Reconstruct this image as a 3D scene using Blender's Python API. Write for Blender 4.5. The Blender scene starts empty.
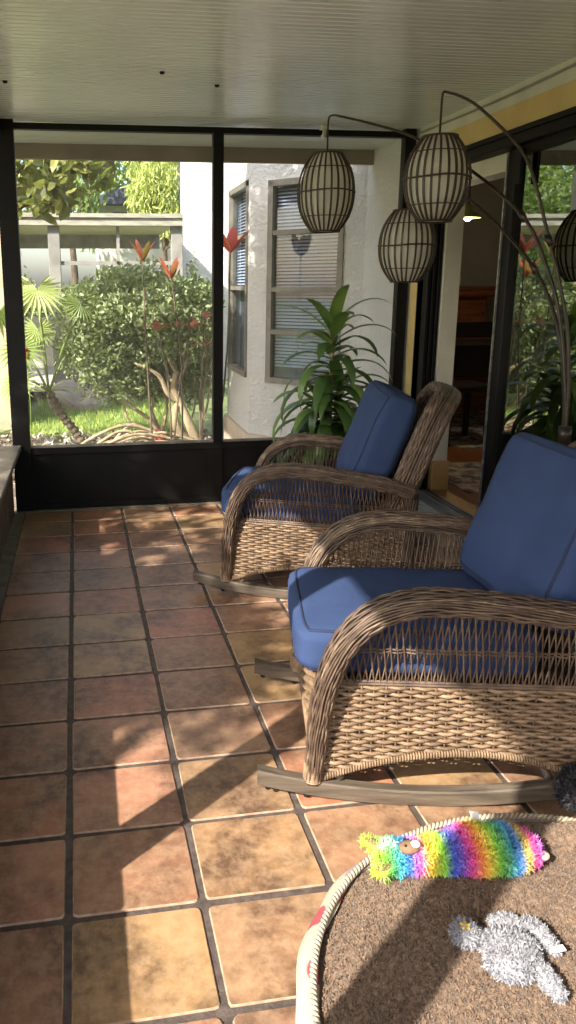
import bpy, math, random
import numpy as np
from mathutils import Vector, Matrix, noise
random.seed(7); RNG = np.random.default_rng(7)
SC = bpy.context.scene
COL = SC.collection
PI = math.pi

# ------------------------------------------------------------------ camera
F_PX, CAM_Z = 750.0, 1.378
pitch, yaw, roll = map(math.radians, (12.8668, 8.0822, -0.30276))
fwd = Vector((math.sin(yaw)*math.cos(pitch), math.cos(yaw)*math.cos(pitch), -math.sin(pitch)))
right = Vector((math.cos(yaw), -math.sin(yaw), 0)); up = right.cross(fwd)
r2 = right*math.cos(roll) + up*math.sin(roll); u2 = up*math.cos(roll) - right*math.sin(roll)
cd = bpy.data.cameras.new('camera'); cam = bpy.data.objects.new('camera', cd); COL.objects.link(cam)
m = Matrix((r2, u2, -fwd)).transposed().to_4x4(); m.translation = Vector((0, 0, CAM_Z)); cam.matrix_world = m
cd.sensor_fit = 'HORIZONTAL'; cd.sensor_width = 36; cd.lens = F_PX/576*36
cd.shift_x = 94.99/576; cd.shift_y = -56.95/576/1.0
cd.sensor_fit = 'VERTICAL'; cd.sensor_height = 36; cd.lens = F_PX/1024*36
cd.shift_x = 94.99/1024; cd.shift_y = -56.95/1024
cd.clip_start = .02; cd.clip_end = 300
SC.camera = cam

# ------------------------------------------------------------------ sky, sun, exposure
SUN_DIR = Vector((-.630, -.488, .601)).normalized()      # towards the sun
w = bpy.data.worlds.new('sky'); SC.world = w; w.use_nodes = True
nt = w.node_tree; nt.nodes.clear()
sky = nt.nodes.new('ShaderNodeTexSky'); sky.sky_type = 'NISHITA'; sky.sun_disc = False
sky.sun_elevation = math.radians(37); sky.sun_rotation = math.atan2(SUN_DIR.x, SUN_DIR.y)
sky.air_density = 1.0; sky.dust_density = 2.5; sky.ozone_density = 1.0
bg = nt.nodes.new('ShaderNodeBackground'); bg.inputs['Strength'].default_value = 0.41
wo = nt.nodes.new('ShaderNodeOutputWorld')
nt.links.new(sky.outputs[0], bg.inputs[0]); nt.links.new(bg.outputs[0], wo.inputs[0])
sd = bpy.data.lights.new('sun', 'SUN'); sd.energy = 12.5; sd.angle = math.radians(.6); sd.color = (1, .93, .82)
sun = bpy.data.objects.new('sun', sd); COL.objects.link(sun)
sun.rotation_euler = SUN_DIR.to_track_quat('Z', 'Y').to_euler(); sun.location = (-6, -5, 8)
SC.view_settings.view_transform = 'Standard'; SC.view_settings.look = 'None'
SC.view_settings.exposure = 0.0; SC.view_settings.gamma = 1.0; SC.view_settings.use_curve_mapping = False
try:
    SC.cycles.use_denoising = True
    SC.cycles.max_bounces = 8; SC.cycles.diffuse_bounces = 5; SC.cycles.transparent_max_bounces = 16
except Exception: pass

# ------------------------------------------------------------------ materials
def srgb(r, g, b):
    f = lambda c: (c/255/12.92 if c/255 <= .04045 else ((c/255+.055)/1.055)**2.4)
    return (f(r), f(g), f(b), 1)
class NT:
    def __init__(s, name):
        s.m = bpy.data.materials.new(name); s.m.use_nodes = True; s.t = s.m.node_tree
        s.p = s.t.nodes['Principled BSDF']; s.out = s.t.nodes['Material Output']
    def n(s, ty, **k):
        x = s.t.nodes.new(ty)
        for a, b in k.items(): setattr(x, a, b)
        return x
    def l(s, a, b): s.t.links.new(a, b)
    def ramp(s, src, stops):
        r = s.n('ShaderNodeValToRGB'); e = r.color_ramp.elements
        while len(e) < len(stops): e.new(.5)
        for q, (p, c) in zip(e, stops): q.position = p; q.color = c
        s.l(src, r.inputs[0]); return r.outputs[0]
    def noise(s, scale, detail=3, coord='Object', rough=.55, vec=None, stretch=None):
        x = s.n('ShaderNodeTexNoise'); x.inputs['Scale'].default_value = scale; x.inputs['Detail'].default_value = detail
        x.inputs['Roughness'].default_value = rough
        c = vec
        if c is None: c = s.n('ShaderNodeTexCoord').outputs[coord]
        if stretch:
            mp = s.n('ShaderNodeMapping'); mp.inputs['Scale'].default_value = stretch; s.l(c, mp.inputs[0]); c = mp.outputs[0]
        s.l(c, x.inputs['Vector']); return x.outputs['Fac']
    def bump(s, h, strength=.3, dist=.01):
        b = s.n('ShaderNodeBump'); b.inputs['Strength'].default_value = strength; b.inputs['Distance'].default_value = dist
        s.l(h, b.inputs['Height']); s.l(b.outputs[0], s.p.inputs['Normal']); return b
    def mix(s, f, a, b, mode='MIX'):
        x = s.n('ShaderNodeMix', data_type='RGBA', blend_type=mode)
        if isinstance(f, (int, float)): x.inputs[0].default_value = f
        else: s.l(f, x.inputs[0])
        for i, v in ((6, a), (7, b)):
            if isinstance(v, tuple): x.inputs[i].default_value = v
            else: s.l(v, x.inputs[i])
        return x.outputs[2]
def mat(name, c, c2=None, scale=20, rough=.6, metal=0, bump=0, bscale=None, stretch=None, spec=.5, sheen=0):
    N = NT(name)
    if c2 is None: c2 = tuple(v*.8 for v in c[:3]) + (1,)
    f = N.noise(scale, 4, stretch=stretch)
    N.l(N.ramp(f, [(.35, c2), (.65, c)]), N.p.inputs['Base Color'])
    N.p.inputs['Roughness'].default_value = rough; N.p.inputs['Metallic'].default_value = metal
    N.p.inputs['Specular IOR Level'].default_value = spec
    if sheen: N.p.inputs['Sheen Weight'].default_value = sheen
    if bump: N.bump(N.noise(bscale or scale*3, 4, stretch=stretch), bump)
    return N.m
def shade_mat(name, stops, rough=.6, translucent=0, bump=0, bscale=60, nscale=None, spec=.5):
    """colour from the per-strand / per-leaf 'shade' attribute"""
    N = NT(name); a = N.n('ShaderNodeAttribute', attribute_name='shade')
    src = a.outputs['Fac']
    if nscale:
        ad = N.n('ShaderNodeMath', operation='MULTIPLY_ADD'); ad.inputs[1].default_value = .5
        nz = N.noise(nscale, 3); hf = N.n('ShaderNodeMath', operation='MULTIPLY_ADD')
        N.l(nz, hf.inputs[0]); hf.inputs[1].default_value = .9; hf.inputs[2].default_value = -.2
        N.l(src, ad.inputs[0]); N.l(hf.outputs[0], ad.inputs[2]); src = ad.outputs[0]
    c = N.ramp(src, stops); N.l(c, N.p.inputs['Base Color']); N.p.inputs['Roughness'].default_value = rough
    N.p.inputs['Specular IOR Level'].default_value = spec
    if bump: N.bump(N.noise(bscale, 3), bump)
    if translucent:
        tr = N.n('ShaderNodeBsdfTranslucent'); N.l(N.mix(.4, c, srgb(200, 220, 90), 'MIX'), tr.inputs[0])
        mx = N.n('ShaderNodeMixShader'); mx.inputs[0].default_value = translucent
        N.l(N.p.outputs[0], mx.inputs[1]); N.l(tr.outputs[0], mx.inputs[2]); N.l(mx.outputs[0], N.out.inputs[0])
    return N.m
def emis(name, c, s):
    N = NT(name); N.p.inputs['Emission Color'].default_value = c; N.p.inputs['Emission Strength'].default_value = s
    N.p.inputs['Base Color'].default_value = c; return N.m

M = {}
# terracotta tiles: per-tile shade, mottled, glossy sealed surface
N = NT('terracotta')
at = N.n('ShaderNodeAttribute', attribute_name='shade')
base = N.ramp(at.outputs['Fac'], [(0, srgb(160, 102, 78)), (.3, srgb(138, 98, 78)), (.55, srgb(162, 130, 90)), (.8, srgb(142, 108, 88)), (1, srgb(168, 110, 88))])
n1 = N.noise(4.2, 8, rough=.68); n2 = N.noise(26, 6, rough=.7); n3 = N.noise(2.2, 3)
c1 = N.mix(N.ramp(n1, [(.40, (0, 0, 0, 1)), (.56, (1, 1, 1, 1))]), N.mix(.80, base, srgb(70, 50, 42)), base)
c2 = N.mix(N.ramp(n2, [(.42, (0, 0, 0, 1)), (.60, (.7, .7, .7, 1))]), c1, N.mix(.4, c1, srgb(200, 168, 134)))
c3 = N.mix(N.ramp(n3, [(.4, (0, 0, 0, 1)), (.65, (.5, .5, .5, 1))]), c2, N.mix(.35, c2, srgb(176, 152, 114)))
N.l(c3, N.p.inputs['Base Color'])
N.l(N.ramp(n2, [(.3, (.30, .30, .30, 1)), (.7, (.48, .48, .48, 1))]), N.p.inputs['Roughness'])
N.bump(N.noise(34, 5), .10, .008); M['tile'] = N.m
M['tile_edge'] = mat('tile_edge', srgb(178, 152, 128), srgb(142, 116, 96), 40, .7)
M['grout'] = mat('grout', srgb(92, 80, 74), srgb(66, 58, 54), 40, .8, bump=.3)
M['concrete'] = mat('concrete', srgb(120, 114, 98), srgb(92, 88, 76), 14, .8, bump=.2)
M['pale_concrete'] = mat('pale_concrete', srgb(196, 192, 184), srgb(160, 156, 150), 14, .8, bump=.2)
M['black_metal'] = mat('black_metal', srgb(17, 15, 14), srgb(11, 10, 10), 12, .55, spec=.2)
M['kick'] = mat('kick_panel', srgb(22, 20, 18), srgb(14, 13, 12), 4, .55, spec=.2)
M['lamp_metal'] = mat('lamp_metal', srgb(58, 46, 38), srgb(38, 31, 26), 20, .4, metal=.4)
M['sill'] = mat('sill_metal', srgb(128, 122, 112), srgb(96, 90, 82), 9, .45)
M['tan_wall'] = mat('tan_wall', srgb(196, 172, 146), srgb(172, 148, 124), 6, .8, bump=.2)
M['knee'] = mat('knee_wall', srgb(120, 102, 88), srgb(96, 82, 70), 6, .8, bump=.2)
M['brown_beam'] = mat('brown_beam', srgb(122, 108, 90), srgb(104, 92, 78), 5, .6)
M['white_wall'] = mat('white_wall', srgb(206, 202, 186), srgb(190, 186, 170), 5, .75, bump=.08)
M['yellow'] = mat('yellow_wall', srgb(204, 178, 122), srgb(190, 164, 108), 5, .75, bump=.08)
M['wire'] = mat('wire', srgb(150, 145, 132), None, 10, .6)
M['aluminium'] = mat('aluminium', srgb(170, 172, 172), srgb(120, 124, 126), 30, .35, metal=.7, stretch=(1, .1, 1))
M['blue'] = None
def stucco(name, c, c2):
    N = NT(name); N.l(N.ramp(N.noise(3, 4), [(.3, c2), (.7, c)]), N.p.inputs['Base Color']); N.p.inputs['Roughness'].default_value = .85
    v = N.noise(22, 6, rough=.7, stretch=(1, 1, 1.3)); N.bump(N.ramp(v, [(.38, (0, 0, 0, 1)), (.62, (1, 1, 1, 1))]), .9, .016); return N.m
M['stucco'] = stucco('stucco', srgb(232, 230, 226), srgb(222, 220, 216))
M['white_stucco'] = stucco('white_stucco', srgb(238, 236, 232), srgb(226, 224, 220))
M['beige'] = mat('beige_ledge', srgb(196, 182, 162), srgb(180, 166, 148), 8, .8, bump=.1)
# ribbed aluminium roof pans
N = NT('roof_pan'); N.l(N.ramp(N.noise(1.6, 3), [(.35, srgb(206, 210, 206)), (.65, srgb(222, 226, 222))]), N.p.inputs['Base Color'])
N.p.inputs['Roughness'].default_value = .22; N.p.inputs['Specular IOR Level'].default_value = 1.0
N.bump(N.noise(2.5, 3, stretch=(1, 6, 1)), .25, .02); M['pan'] = N.m
# blue cloth
def cloth(name, c, c2, s=900):
    N = NT(name); N.l(N.ramp(N.noise(5, 4), [(.3, c2), (.7, c)]), N.p.inputs['Base Color']); N.p.inputs['Roughness'].default_value = .85
    N.p.inputs['Specular IOR Level'].default_value = .2
    a = N.noise(s, 1, stretch=(1, .35, 1)); b = N.noise(9, 3); ad = N.n('ShaderNodeMath', operation='MULTIPLY_ADD')
    N.l(b, ad.inputs[0]); ad.inputs[1].default_value = 6; N.l(a, ad.inputs[2]); N.bump(ad.outputs[0], .22, .006); return N.m
M['blue'] = cloth('blue_cloth', srgb(54, 70, 106), srgb(47, 62, 96))
M['blue_pipe'] = mat('blue_piping', srgb(28, 40, 70), srgb(24, 36, 64), 30, .8)
WK = [(0, srgb(40, 30, 24)), (.35, srgb(70, 54, 43)), (.7, srgb(106, 87, 71)), (1, srgb(160, 139, 115))]
M['wicker'] = shade_mat('wicker', WK, .55, bump=.2, bscale=400, nscale=24)
M['wicker_weave'] = shade_mat('wicker_weave', [(0, srgb(60, 45, 34)), (.4, srgb(102, 81, 61)), (.75, srgb(134, 110, 85)), (1, srgb(162, 140, 112))], .55, bump=.2, bscale=400, nscale=24)
M['wicker_dark'] = mat('wicker_core', srgb(66, 50, 40), srgb(44, 34, 28), 60, .8)
M['runner'] = mat('runner_wood', srgb(104, 93, 80), srgb(72, 63, 54), 5, .5, stretch=(1, 12, 12), bump=.1)
M['rubber'] = mat('black_rubber', srgb(24, 22, 22), None, 20, .7)
M['rib'] = mat('bamboo_rib', srgb(64, 48, 38), srgb(40, 30, 25), 18, .5)
N = NT('lantern_liner'); N.l(N.ramp(N.noise(9, 4), [(.3, srgb(222, 220, 210)), (.7, srgb(240, 238, 230))]), N.p.inputs['Base Color']); N.p.inputs['Roughness'].default_value = .9
tr = N.n('ShaderNodeBsdfTranslucent'); tr.inputs[0].default_value = srgb(230, 224, 205); mx = N.n('ShaderNodeMixShader'); mx.inputs[0].default_value = .45
N.l(N.p.outputs[0], mx.inputs[1]); N.l(tr.outputs[0], mx.inputs[2]); N.l(mx.outputs[0], N.out.inputs[0]); M['liner'] = N.m
M['pot'] = mat('pot', srgb(38, 34, 32), srgb(28, 26, 24), 12, .5)
M['soil'] = mat('soil', srgb(60, 46, 36), srgb(36, 28, 22), 60, .95, bump=.8)
M['leaf'] = shade_mat('dracaena_leaf', [(0, srgb(48, 74, 42)), (.5, srgb(76, 106, 56)), (1, srgb(124, 150, 80))], .35, .2)
M['cane'] = mat('cane', srgb(150, 128, 96), srgb(110, 92, 66), 30, .7, bump=.3)
def leafmat(name, a, b, c, t=.3, rough=.45): return shade_mat(name, [(0, srgb(*a)), (.5, srgb(*b)), (1, srgb(*c))], rough, t)
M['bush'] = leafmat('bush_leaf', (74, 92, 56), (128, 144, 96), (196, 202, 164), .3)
M['tree'] = leafmat('tree_leaf', (62, 88, 44), (110, 134, 72), (160, 176, 110), .35)
M['magnolia'] = leafmat('magnolia_leaf', (56, 64, 30), (96, 100, 46), (150, 150, 84), .25)
M['lime'] = leafmat('lime_leaf', (150, 164, 84), (182, 192, 110), (210, 216, 148), .4)
M['phil'] = leafmat('philodendron_leaf', (84, 108, 58), (130, 150, 84), (186, 200, 130), .3)
M['red'] = leafmat('cordyline_leaf', (110, 34, 28), (158, 58, 44), (200, 104, 84), .35)
M['pinkred'] = leafmat('pink_cordyline_leaf', (176, 30, 56), (220, 60, 84), (234, 120, 120), .35)
M['yucca'] = leafmat('yucca_leaf', (90, 120, 60), (140, 168, 88), (204, 216, 140), .3)
M['grass'] = leafmat('grass_blade', (104, 134, 60), (142, 168, 78), (196, 206, 118), .25, .6)
M['lawn'] = mat('lawn', srgb(124, 138, 88), srgb(92, 106, 62), 8, .9, bump=.5, bscale=90)
M['bark'] = mat('bark', srgb(176, 160, 128), srgb(128, 114, 88), 14, .85, bump=.5, stretch=(1, 1, .3))
M['dbark'] = mat('dark_bark', srgb(110, 96, 76), srgb(70, 60, 48), 18, .9, bump=.6, stretch=(1, 1, .3))
M['mulch'] = mat('mulch', srgb(140, 128, 112), srgb(84, 74, 64), 30, .95, bump=.9)
M['chip'] = shade_mat('mulch_chip', [(0, srgb(84, 72, 60)), (.5, srgb(140, 126, 108)), (1, srgb(210, 206, 198))], .9)
M['stone'] = mat('stone', srgb(196, 178, 164), srgb(168, 150, 138), 6, .8, bump=.3)
M['dark_roof'] = mat('dark_roof', srgb(96, 98, 112), srgb(74, 76, 90), 22, .8, bump=.4)
M['fascia'] = mat('weathered_fascia', srgb(170, 166, 150), srgb(138, 134, 120), 5, .7, stretch=(1, 4, 4))
M['soffit'] = mat('soffit', srgb(196, 194, 150), srgb(180, 178, 134), 4, .7)
M['grey_paint'] = mat('grey_paint', srgb(150, 148, 140), srgb(124, 122, 116), 6, .7)
M['win_frame'] = mat('window_frame', srgb(122, 116, 104), srgb(100, 96, 86), 12, .5)
M['shutter'] = mat('grey_shutter', srgb(96, 98, 102), srgb(78, 80, 86), 10, .6)
M['blind'] = mat('blind_slat', srgb(222, 224, 232), srgb(206, 208, 220), 10, .5)
M['wood'] = mat('hutch_wood', srgb(128, 76, 42), srgb(92, 52, 28), 5, .45, stretch=(1, 1, 8))
M['dark_wood'] = mat('dark_wood', srgb(34, 24, 20), srgb(22, 16, 14), 6, .5)
M['wood_floor'] = mat('wood_floor', srgb(134, 86, 52), srgb(108, 66, 38), 3, .35, stretch=(10, 1, 1))
M['threshold'] = mat('wood_threshold', srgb(170, 124, 74), srgb(148, 104, 60), 4, .5, stretch=(10, 1, 1))
M['int_wall'] = mat('interior_wall', srgb(150, 146, 132), srgb(140, 136, 122), 3, .8)
M['baseboard'] = mat('tan_baseboard', srgb(186, 152, 104), srgb(170, 136, 90), 5, .6)
N = NT('rug'); N.l(N.ramp(N.noise(14, 6), [(.4, srgb(70, 72, 92)), (.5, srgb(140, 126, 116)), (.62, srgb(176, 166, 152))]), N.p.inputs['Base Color']); N.p.inputs['Roughness'].default_value = .95; M['rug'] = N.m
M['lampshade'] = mat('green_glass_shade', srgb(150, 170, 110), None, 8, .3)
M['bulb'] = emis('bulb', (1, .8, .5, 1), 12)
# glass door pane: reflective coated glass
N = NT('door_glass'); gl = N.n('ShaderNodeBsdfGlossy'); gl.inputs['Roughness'].default_value = .012; gl.inputs[0].default_value = (.86, .9, .86, 1)
tp = N.n('ShaderNodeBsdfTransparent'); tp.inputs[0].default_value = (.74, .78, .76, 1)
fr = N.n('ShaderNodeFresnel'); fr.inputs[0].default_value = 1.9; mp = N.n('ShaderNodeMath', operation='MULTIPLY_ADD'); mp.inputs[1].default_value = 1.0; mp.inputs[2].default_value = .34
N.l(fr.outputs[0], mp.inputs[0]); mx = N.n('ShaderNodeMixShader'); N.l(mp.outputs[0], mx.inputs[0]); N.l(tp.outputs[0], mx.inputs[1]); N.l(gl.outputs[0], mx.inputs[2]); N.l(mx.outputs[0], N.out.inputs[0]); M['glass'] = N.m
N = NT('window_glass'); gl = N.n('ShaderNodeBsdfGlossy'); gl.inputs['Roughness'].default_value = .02
tp = N.n('ShaderNodeBsdfTransparent'); tp.inputs[0].default_value = (.8, .84, .88, 1); mx = N.n('ShaderNodeMixShader'); mx.inputs[0].default_value = .045
N.l(tp.outputs[0], mx.inputs[1]); N.l(gl.outputs[0], mx.inputs[2]); N.l(mx.outputs[0], N.out.inputs[0]); M['win_glass'] = N.m
N = NT('insect_screen'); N.p.inputs['Base Color'].default_value = srgb(196, 194, 186); N.p.inputs['Roughness'].default_value = .8
tp = N.n('ShaderNodeBsdfTransparent'); mx = N.n('ShaderNodeMixShader'); mx.inputs[0].default_value = .10
N.l(tp.outputs[0], mx.inputs[1]); N.l(N.p.outputs[0], mx.inputs[2]); N.l(mx.outputs[0], N.out.inputs[0]); M['screen'] = N.m
# pet bed
N = NT('sherpa'); a = N.n('ShaderNodeAttribute', attribute_name='shade'); N.l(N.ramp(a.outputs['Fac'], [(0, srgb(94, 74, 58)), (.5, srgb(112, 90, 72)), (1, srgb(132, 110, 90))]), N.p.inputs['Base Color'])
N.p.inputs['Roughness'].default_value = .95; N.p.inputs['Sheen Weight'].default_value = .2; M['sherpa'] = N.m
N = NT('rope_cord'); wv = N.n('ShaderNodeTexNoise'); N.l(N.ramp(N.noise(60, 2), [(.3, srgb(150, 138, 118)), (.7, srgb(180, 170, 150))]), N.p.inputs['Base Color']); N.p.inputs['Roughness'].default_value = .8; M['rope'] = N.m
N = NT('floral_fabric'); v = N.n('ShaderNodeTexVoronoi'); v.voronoi_dimensions = '2D'; v.inputs['Scale'].default_value = 13; tc = N.n('ShaderNodeTexCoord'); N.l(tc.outputs['Object'], v.inputs['Vector'])
cr = N.ramp(v.outputs['Color'], [(0, srgb(150, 60, 72)), (.35, srgb(170, 70, 80)), (.45, srgb(150, 142, 146)), (.8, srgb(170, 160, 160))])
N.l(N.mix(N.ramp(v.outputs['Distance'], [(.44, (0, 0, 0, 1)), (.50, (1, 1, 1, 1))]), cr, srgb(176, 164, 144)), N.p.inputs['Base Color']); N.p.inputs['Roughness'].default_value = .9; M['floral'] = N.m
# rainbow plush: stripes along its length (object x)
RB = [(0, (196, 214, 40)), (.09, (120, 200, 60)), (.15, (40, 170, 170)), (.21, (60, 130, 220)), (.265, (224, 90, 190)), (.32, (244, 200, 50)), (.40, (150, 214, 40)), (.455, (60, 100, 214)), (.50, (120, 84, 200)), (.55, (226, 60, 160)), (.60, (240, 150, 50)), (.65, (232, 214, 60)), (.71, (130, 206, 50)), (.77, (40, 150, 150)), (.82, (50, 120, 200)), (.87, (206, 190, 60)), (.92, (224, 60, 150)), (1, (190, 110, 210))]
N = NT('rainbow_plush'); tc = N.n('ShaderNodeTexCoord'); sx = N.n('ShaderNodeSeparateXYZ'); N.l(tc.outputs['Object'], sx.inputs[0])
ma = N.n('ShaderNodeMath', operation='MULTIPLY_ADD'); ma.inputs[1].default_value = 1/.40; ma.inputs[2].default_value = .5; N.l(sx.outputs['X'], ma.inputs[0])
col = N.ramp(ma.outputs[0], [(p, srgb(*c)) for p, c in RB])
a = N.n('ShaderNodeAttribute', attribute_name='shade')
N.l(N.mix(N.ramp(a.outputs['Fac'], [(0, (0, 0, 0, 1)), (1, (.12, .12, .12, 1))]), col, (1, 1, 1, 1)), N.p.inputs['Base Color']); N.p.inputs['Roughness'].default_value = .8; M['rainbow'] = N.m
M['plush_brown'] = mat('plush_brown', srgb(132, 104, 80), srgb(112, 88, 66), 60, .9)
M['plush_white'] = mat('plush_white', srgb(236, 232, 226), None, 60, .9)
M['plush_tan'] = mat('plush_tan', srgb(206, 180, 150), None, 60, .9)
M['eye'] = mat('plush_eye', srgb(20, 18, 18), None, 10, .3)
M['lambfur'] = shade_mat('lamb_fur', [(0, srgb(120, 120, 126)), (.5, srgb(142, 142, 148)), (1, srgb(164, 164, 168))], .9)
M['yellow_star'] = mat('yellow_embroidery', srgb(224, 190, 70), None, 60, .8)
M['blackfur'] = shade_mat('black_curly_fur', [(0, srgb(16, 16, 18)), (.6, srgb(30, 30, 33)), (1, srgb(62, 62, 66))], .7)

# ------------------------------------------------------------------ mesh builder
class MB:
    def __init__(s): s.v = []; s.f = []; s.sh = []; s.n = 0
    def add(s, V, Fc, shade=.5):
        V = np.asarray(V, float); s.v.append(V); o = s.n
        s.f.extend([tuple(i+o for i in f) for f in Fc]); s.n += len(V)
        s.sh.append(np.full(len(V), shade) if np.isscalar(shade) else np.asarray(shade, float))
    def box(s, x0, x1, y0, y1, z0, z1, b=0, shade=.5):
        if b <= 0:
            V = [(x, y, z) for z in (z0, z1) for y in (y0, y1) for x in (x0, x1)]
            s.add(V, [(0, 2, 3, 1), (4, 5, 7, 6), (0, 1, 5, 4), (2, 6, 7, 3), (0, 4, 6, 2), (1, 3, 7, 5)], shade); return s
        V = []; Fc = []
        # chamfered box: 24 verts
        for sx in (0, 1):
            for sy in (0, 1):
                for sz in (0, 1):
                    X = (x0, x1)[sx]; Y = (y0, y1)[sy]; Z = (z0, z1)[sz]
                    dx = b if sx == 0 else -b; dy = b if sy == 0 else -b; dz = b if sz == 0 else -b
                    V += [(X, Y+dy, Z+dz), (X+dx, Y, Z+dz), (X+dx, Y+dy, Z)]
        I = lambda sx, sy, sz, k: (sx*4+sy*2+sz)*3+k
        Fc += [(I(0,0,0,0), I(0,0,1,0), I(0,1,1,0), I(0,1,0,0)), (I(1,0,0,0), I(1,1,0,0), I(1,1,1,0), I(1,0,1,0)),
               (I(0,0,0,1), I(1,0,0,1), I(1,0,1,1), I(0,0,1,1)), (I(0,1,0,1), I(0,1,1,1), I(1,1,1,1), I(1,1,0,1)),
               (I(0,0,0,2), I(0,1,0,2), I(1,1,0,2), I(1,0,0,2)), (I(0,0,1,2), I(1,0,1,2), I(1,1,1,2), I(0,1,1,2))]
        for a in (0, 1):
            for c in (0, 1):
                Fc += [(I(0,a,c,1), I(1,a,c,1), I(1,a,c,2), I(0,a,c,2)), (I(a,0,c,0), I(a,1,c,0), I(a,1,c,2), I(a,0,c,2)), (I(a,c,0,0), I(a,c,1,0), I(a,c,1,1), I(a,c,0,1))]
                for d in (0, 1): Fc.append((I(a,c,d,0), I(a,c,d,1), I(a,c,d,2)))
        s.add(V, Fc, shade); return s
    def tube(s, P, r, sides=6, shade=.5, closed=False, caps=True, flat=None):
        P = np.asarray(P, float); n = len(P)
        if closed: T = np.roll(P, -1, 0) - np.roll(P, 1, 0)
        else: T = np.gradient(P, axis=0)
        T /= np.linalg.norm(T, axis=1)[:, None] + 1e-12
        ok = None
        for ref in ((0, 0, 1), (0, 1, 0), (1, 0, 0), (.577, .577, .577)):
            A = np.cross(T, np.array(ref, float)); L = np.linalg.norm(A, axis=1)
            if ok is None or L.min() > ok[0]: ok = (L.min(), A/(L[:, None]+1e-12))
            if L.min() > .35: break
        A = ok[1]; B = np.cross(A, T)
        r = np.broadcast_to(np.asarray(r, float), (n,))
        th = np.arange(sides)*2*PI/sides
        fa, fb = (1, 1) if flat is None else flat
        V = P[:, None, :] + r[:, None, None]*(A[:, None, :]*np.cos(th)[None, :, None]*fa + B[:, None, :]*np.sin(th)[None, :, None]*fb)
        Fc = []
        for i in range(n if closed else n-1):
            j = (i+1) % n
            for k in range(sides):
                l = (k+1) % sides; Fc.append((i*sides+k, i*sides+l, j*sides+l, j*sides+k))
        if caps and not closed: Fc.append(tuple(range(sides))[::-1]); Fc.append(tuple((n-1)*sides+k for k in range(sides)))
        s.add(V.reshape(-1, 3), Fc, shade); return s
    def lathe(s, prof, cx=0, cy=0, seg=32, shade=.5, sx=1, sy=1):
        n = len(prof); V = []
        for r, z in prof:
            for k in range(seg): a = 2*PI*k/seg; V.append((cx+r*sx*math.cos(a), cy+r*sy*math.sin(a), z))
        Fc = [(i*seg+k, i*seg+(k+1) % seg, (i+1)*seg+(k+1) % seg, (i+1)*seg+k) for i in range(n-1) for k in range(seg)]
        if prof[0][0] > 1e-6: Fc.append(tuple(range(seg))[::-1])
        if prof[-1][0] > 1e-6: Fc.append(tuple((n-1)*seg+k for k in range(seg)))
        s.add(V, Fc, shade); return s
    def quad(s, a, b, c, d, shade=.5): s.add([a, b, c, d], [(0, 1, 2, 3)], shade); return s
    def prism(s, poly, y0, y1, shade=.5):
        """poly of (x,z), extruded along y"""
        n = len(poly); V = [(x, y0, z) for x, z in poly] + [(x, y1, z) for x, z in poly]
        Fc = [tuple(range(n)), tuple(range(2*n-1, n-1, -1))] + [(i, n+i, n+(i+1) % n, (i+1) % n) for i in range(n)]
        s.add(V, Fc, shade); return s
    def move(s, dx=0, dy=0, dz=0):
        s.v = [v+np.array([dx, dy, dz]) for v in s.v]; return s
    def build(s, name, material, parent=None, smooth=False, off=None, mat2=None):
        V = np.concatenate(s.v) if s.v else np.zeros((0, 3))
        if off is not None: V = V - np.asarray(off)
        me = bpy.data.meshes.new(name); me.from_pydata(V.tolist(), [], s.f); me.update()
        a = me.attributes.new('shade', 'FLOAT', 'POINT'); a.data.foreach_set('value', np.concatenate(s.sh).astype(np.float32))
        me.materials.append(material)
        if smooth: me.polygons.foreach_set('use_smooth', [True]*len(me.polygons))
        o = bpy.data.objects.new(name, me); COL.objects.link(o)
        if parent is not None: o.parent = parent
        return o
def tag(o, label=None, cat=None, group=None, kind=None):
    if label: o['label'] = label
    if cat: o['category'] = cat
    if group: o['group'] = group
    if kind: o['kind'] = kind
    return o
def thing(name, label, cat, loc=(0, 0, 0), rz=0, group=None):
    o = bpy.data.objects.new(name, None); COL.objects.link(o); o.location = loc; o.rotation_euler = (0, 0, rz)
    o.empty_display_size = .1
    return tag(o, label, cat, group)
def struct(o): o['kind'] = 'structure'; return o
def copy_tree(o, parent=None):
    c = o.copy(); COL.objects.link(c); c.parent = parent
    for ch in list(o.children): copy_tree(ch, c)
    return c
def spline(P, n):
    """Catmull-Rom through points"""
    P = np.asarray(P, float); Q = np.vstack([2*P[0]-P[1], P, 2*P[-1]-P[-2]]); out = []
    seg = len(P)-1
    for t in np.linspace(0, seg, n):
        i = min(int(t), seg-1); u = t-i; a, b, c, d = Q[i:i+4]
        out.append(.5*((2*b)+(-a+c)*u+(2*a-5*b+4*c-d)*u*u+(-a+3*b-3*c+d)*u**3))
    out = np.array(out)
    return out
def even(P, n):
    P = spline(P, n*4); L = np.r_[0, np.cumsum(np.linalg.norm(np.diff(P, axis=0), axis=1))]
    t = np.linspace(0, L[-1], n); return np.stack([np.interp(t, L, P[:, k]) for k in range(P.shape[1])], 1)
def rot_rand(n):
    q = RNG.normal(size=(n, 4)); q /= np.linalg.norm(q, axis=1)[:, None]
    w_, x, y, z = q.T
    return np.stack([np.stack([1-2*(y*y+z*z), 2*(x*y-z*w_), 2*(x*z+y*w_)], 1), np.stack([2*(x*y+z*w_), 1-2*(x*x+z*z), 2*(y*z-x*w_)], 1), np.stack([2*(x*z-y*w_), 2*(y*z+x*w_), 1-2*(x*x+y*y)], 1)], 1)
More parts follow.
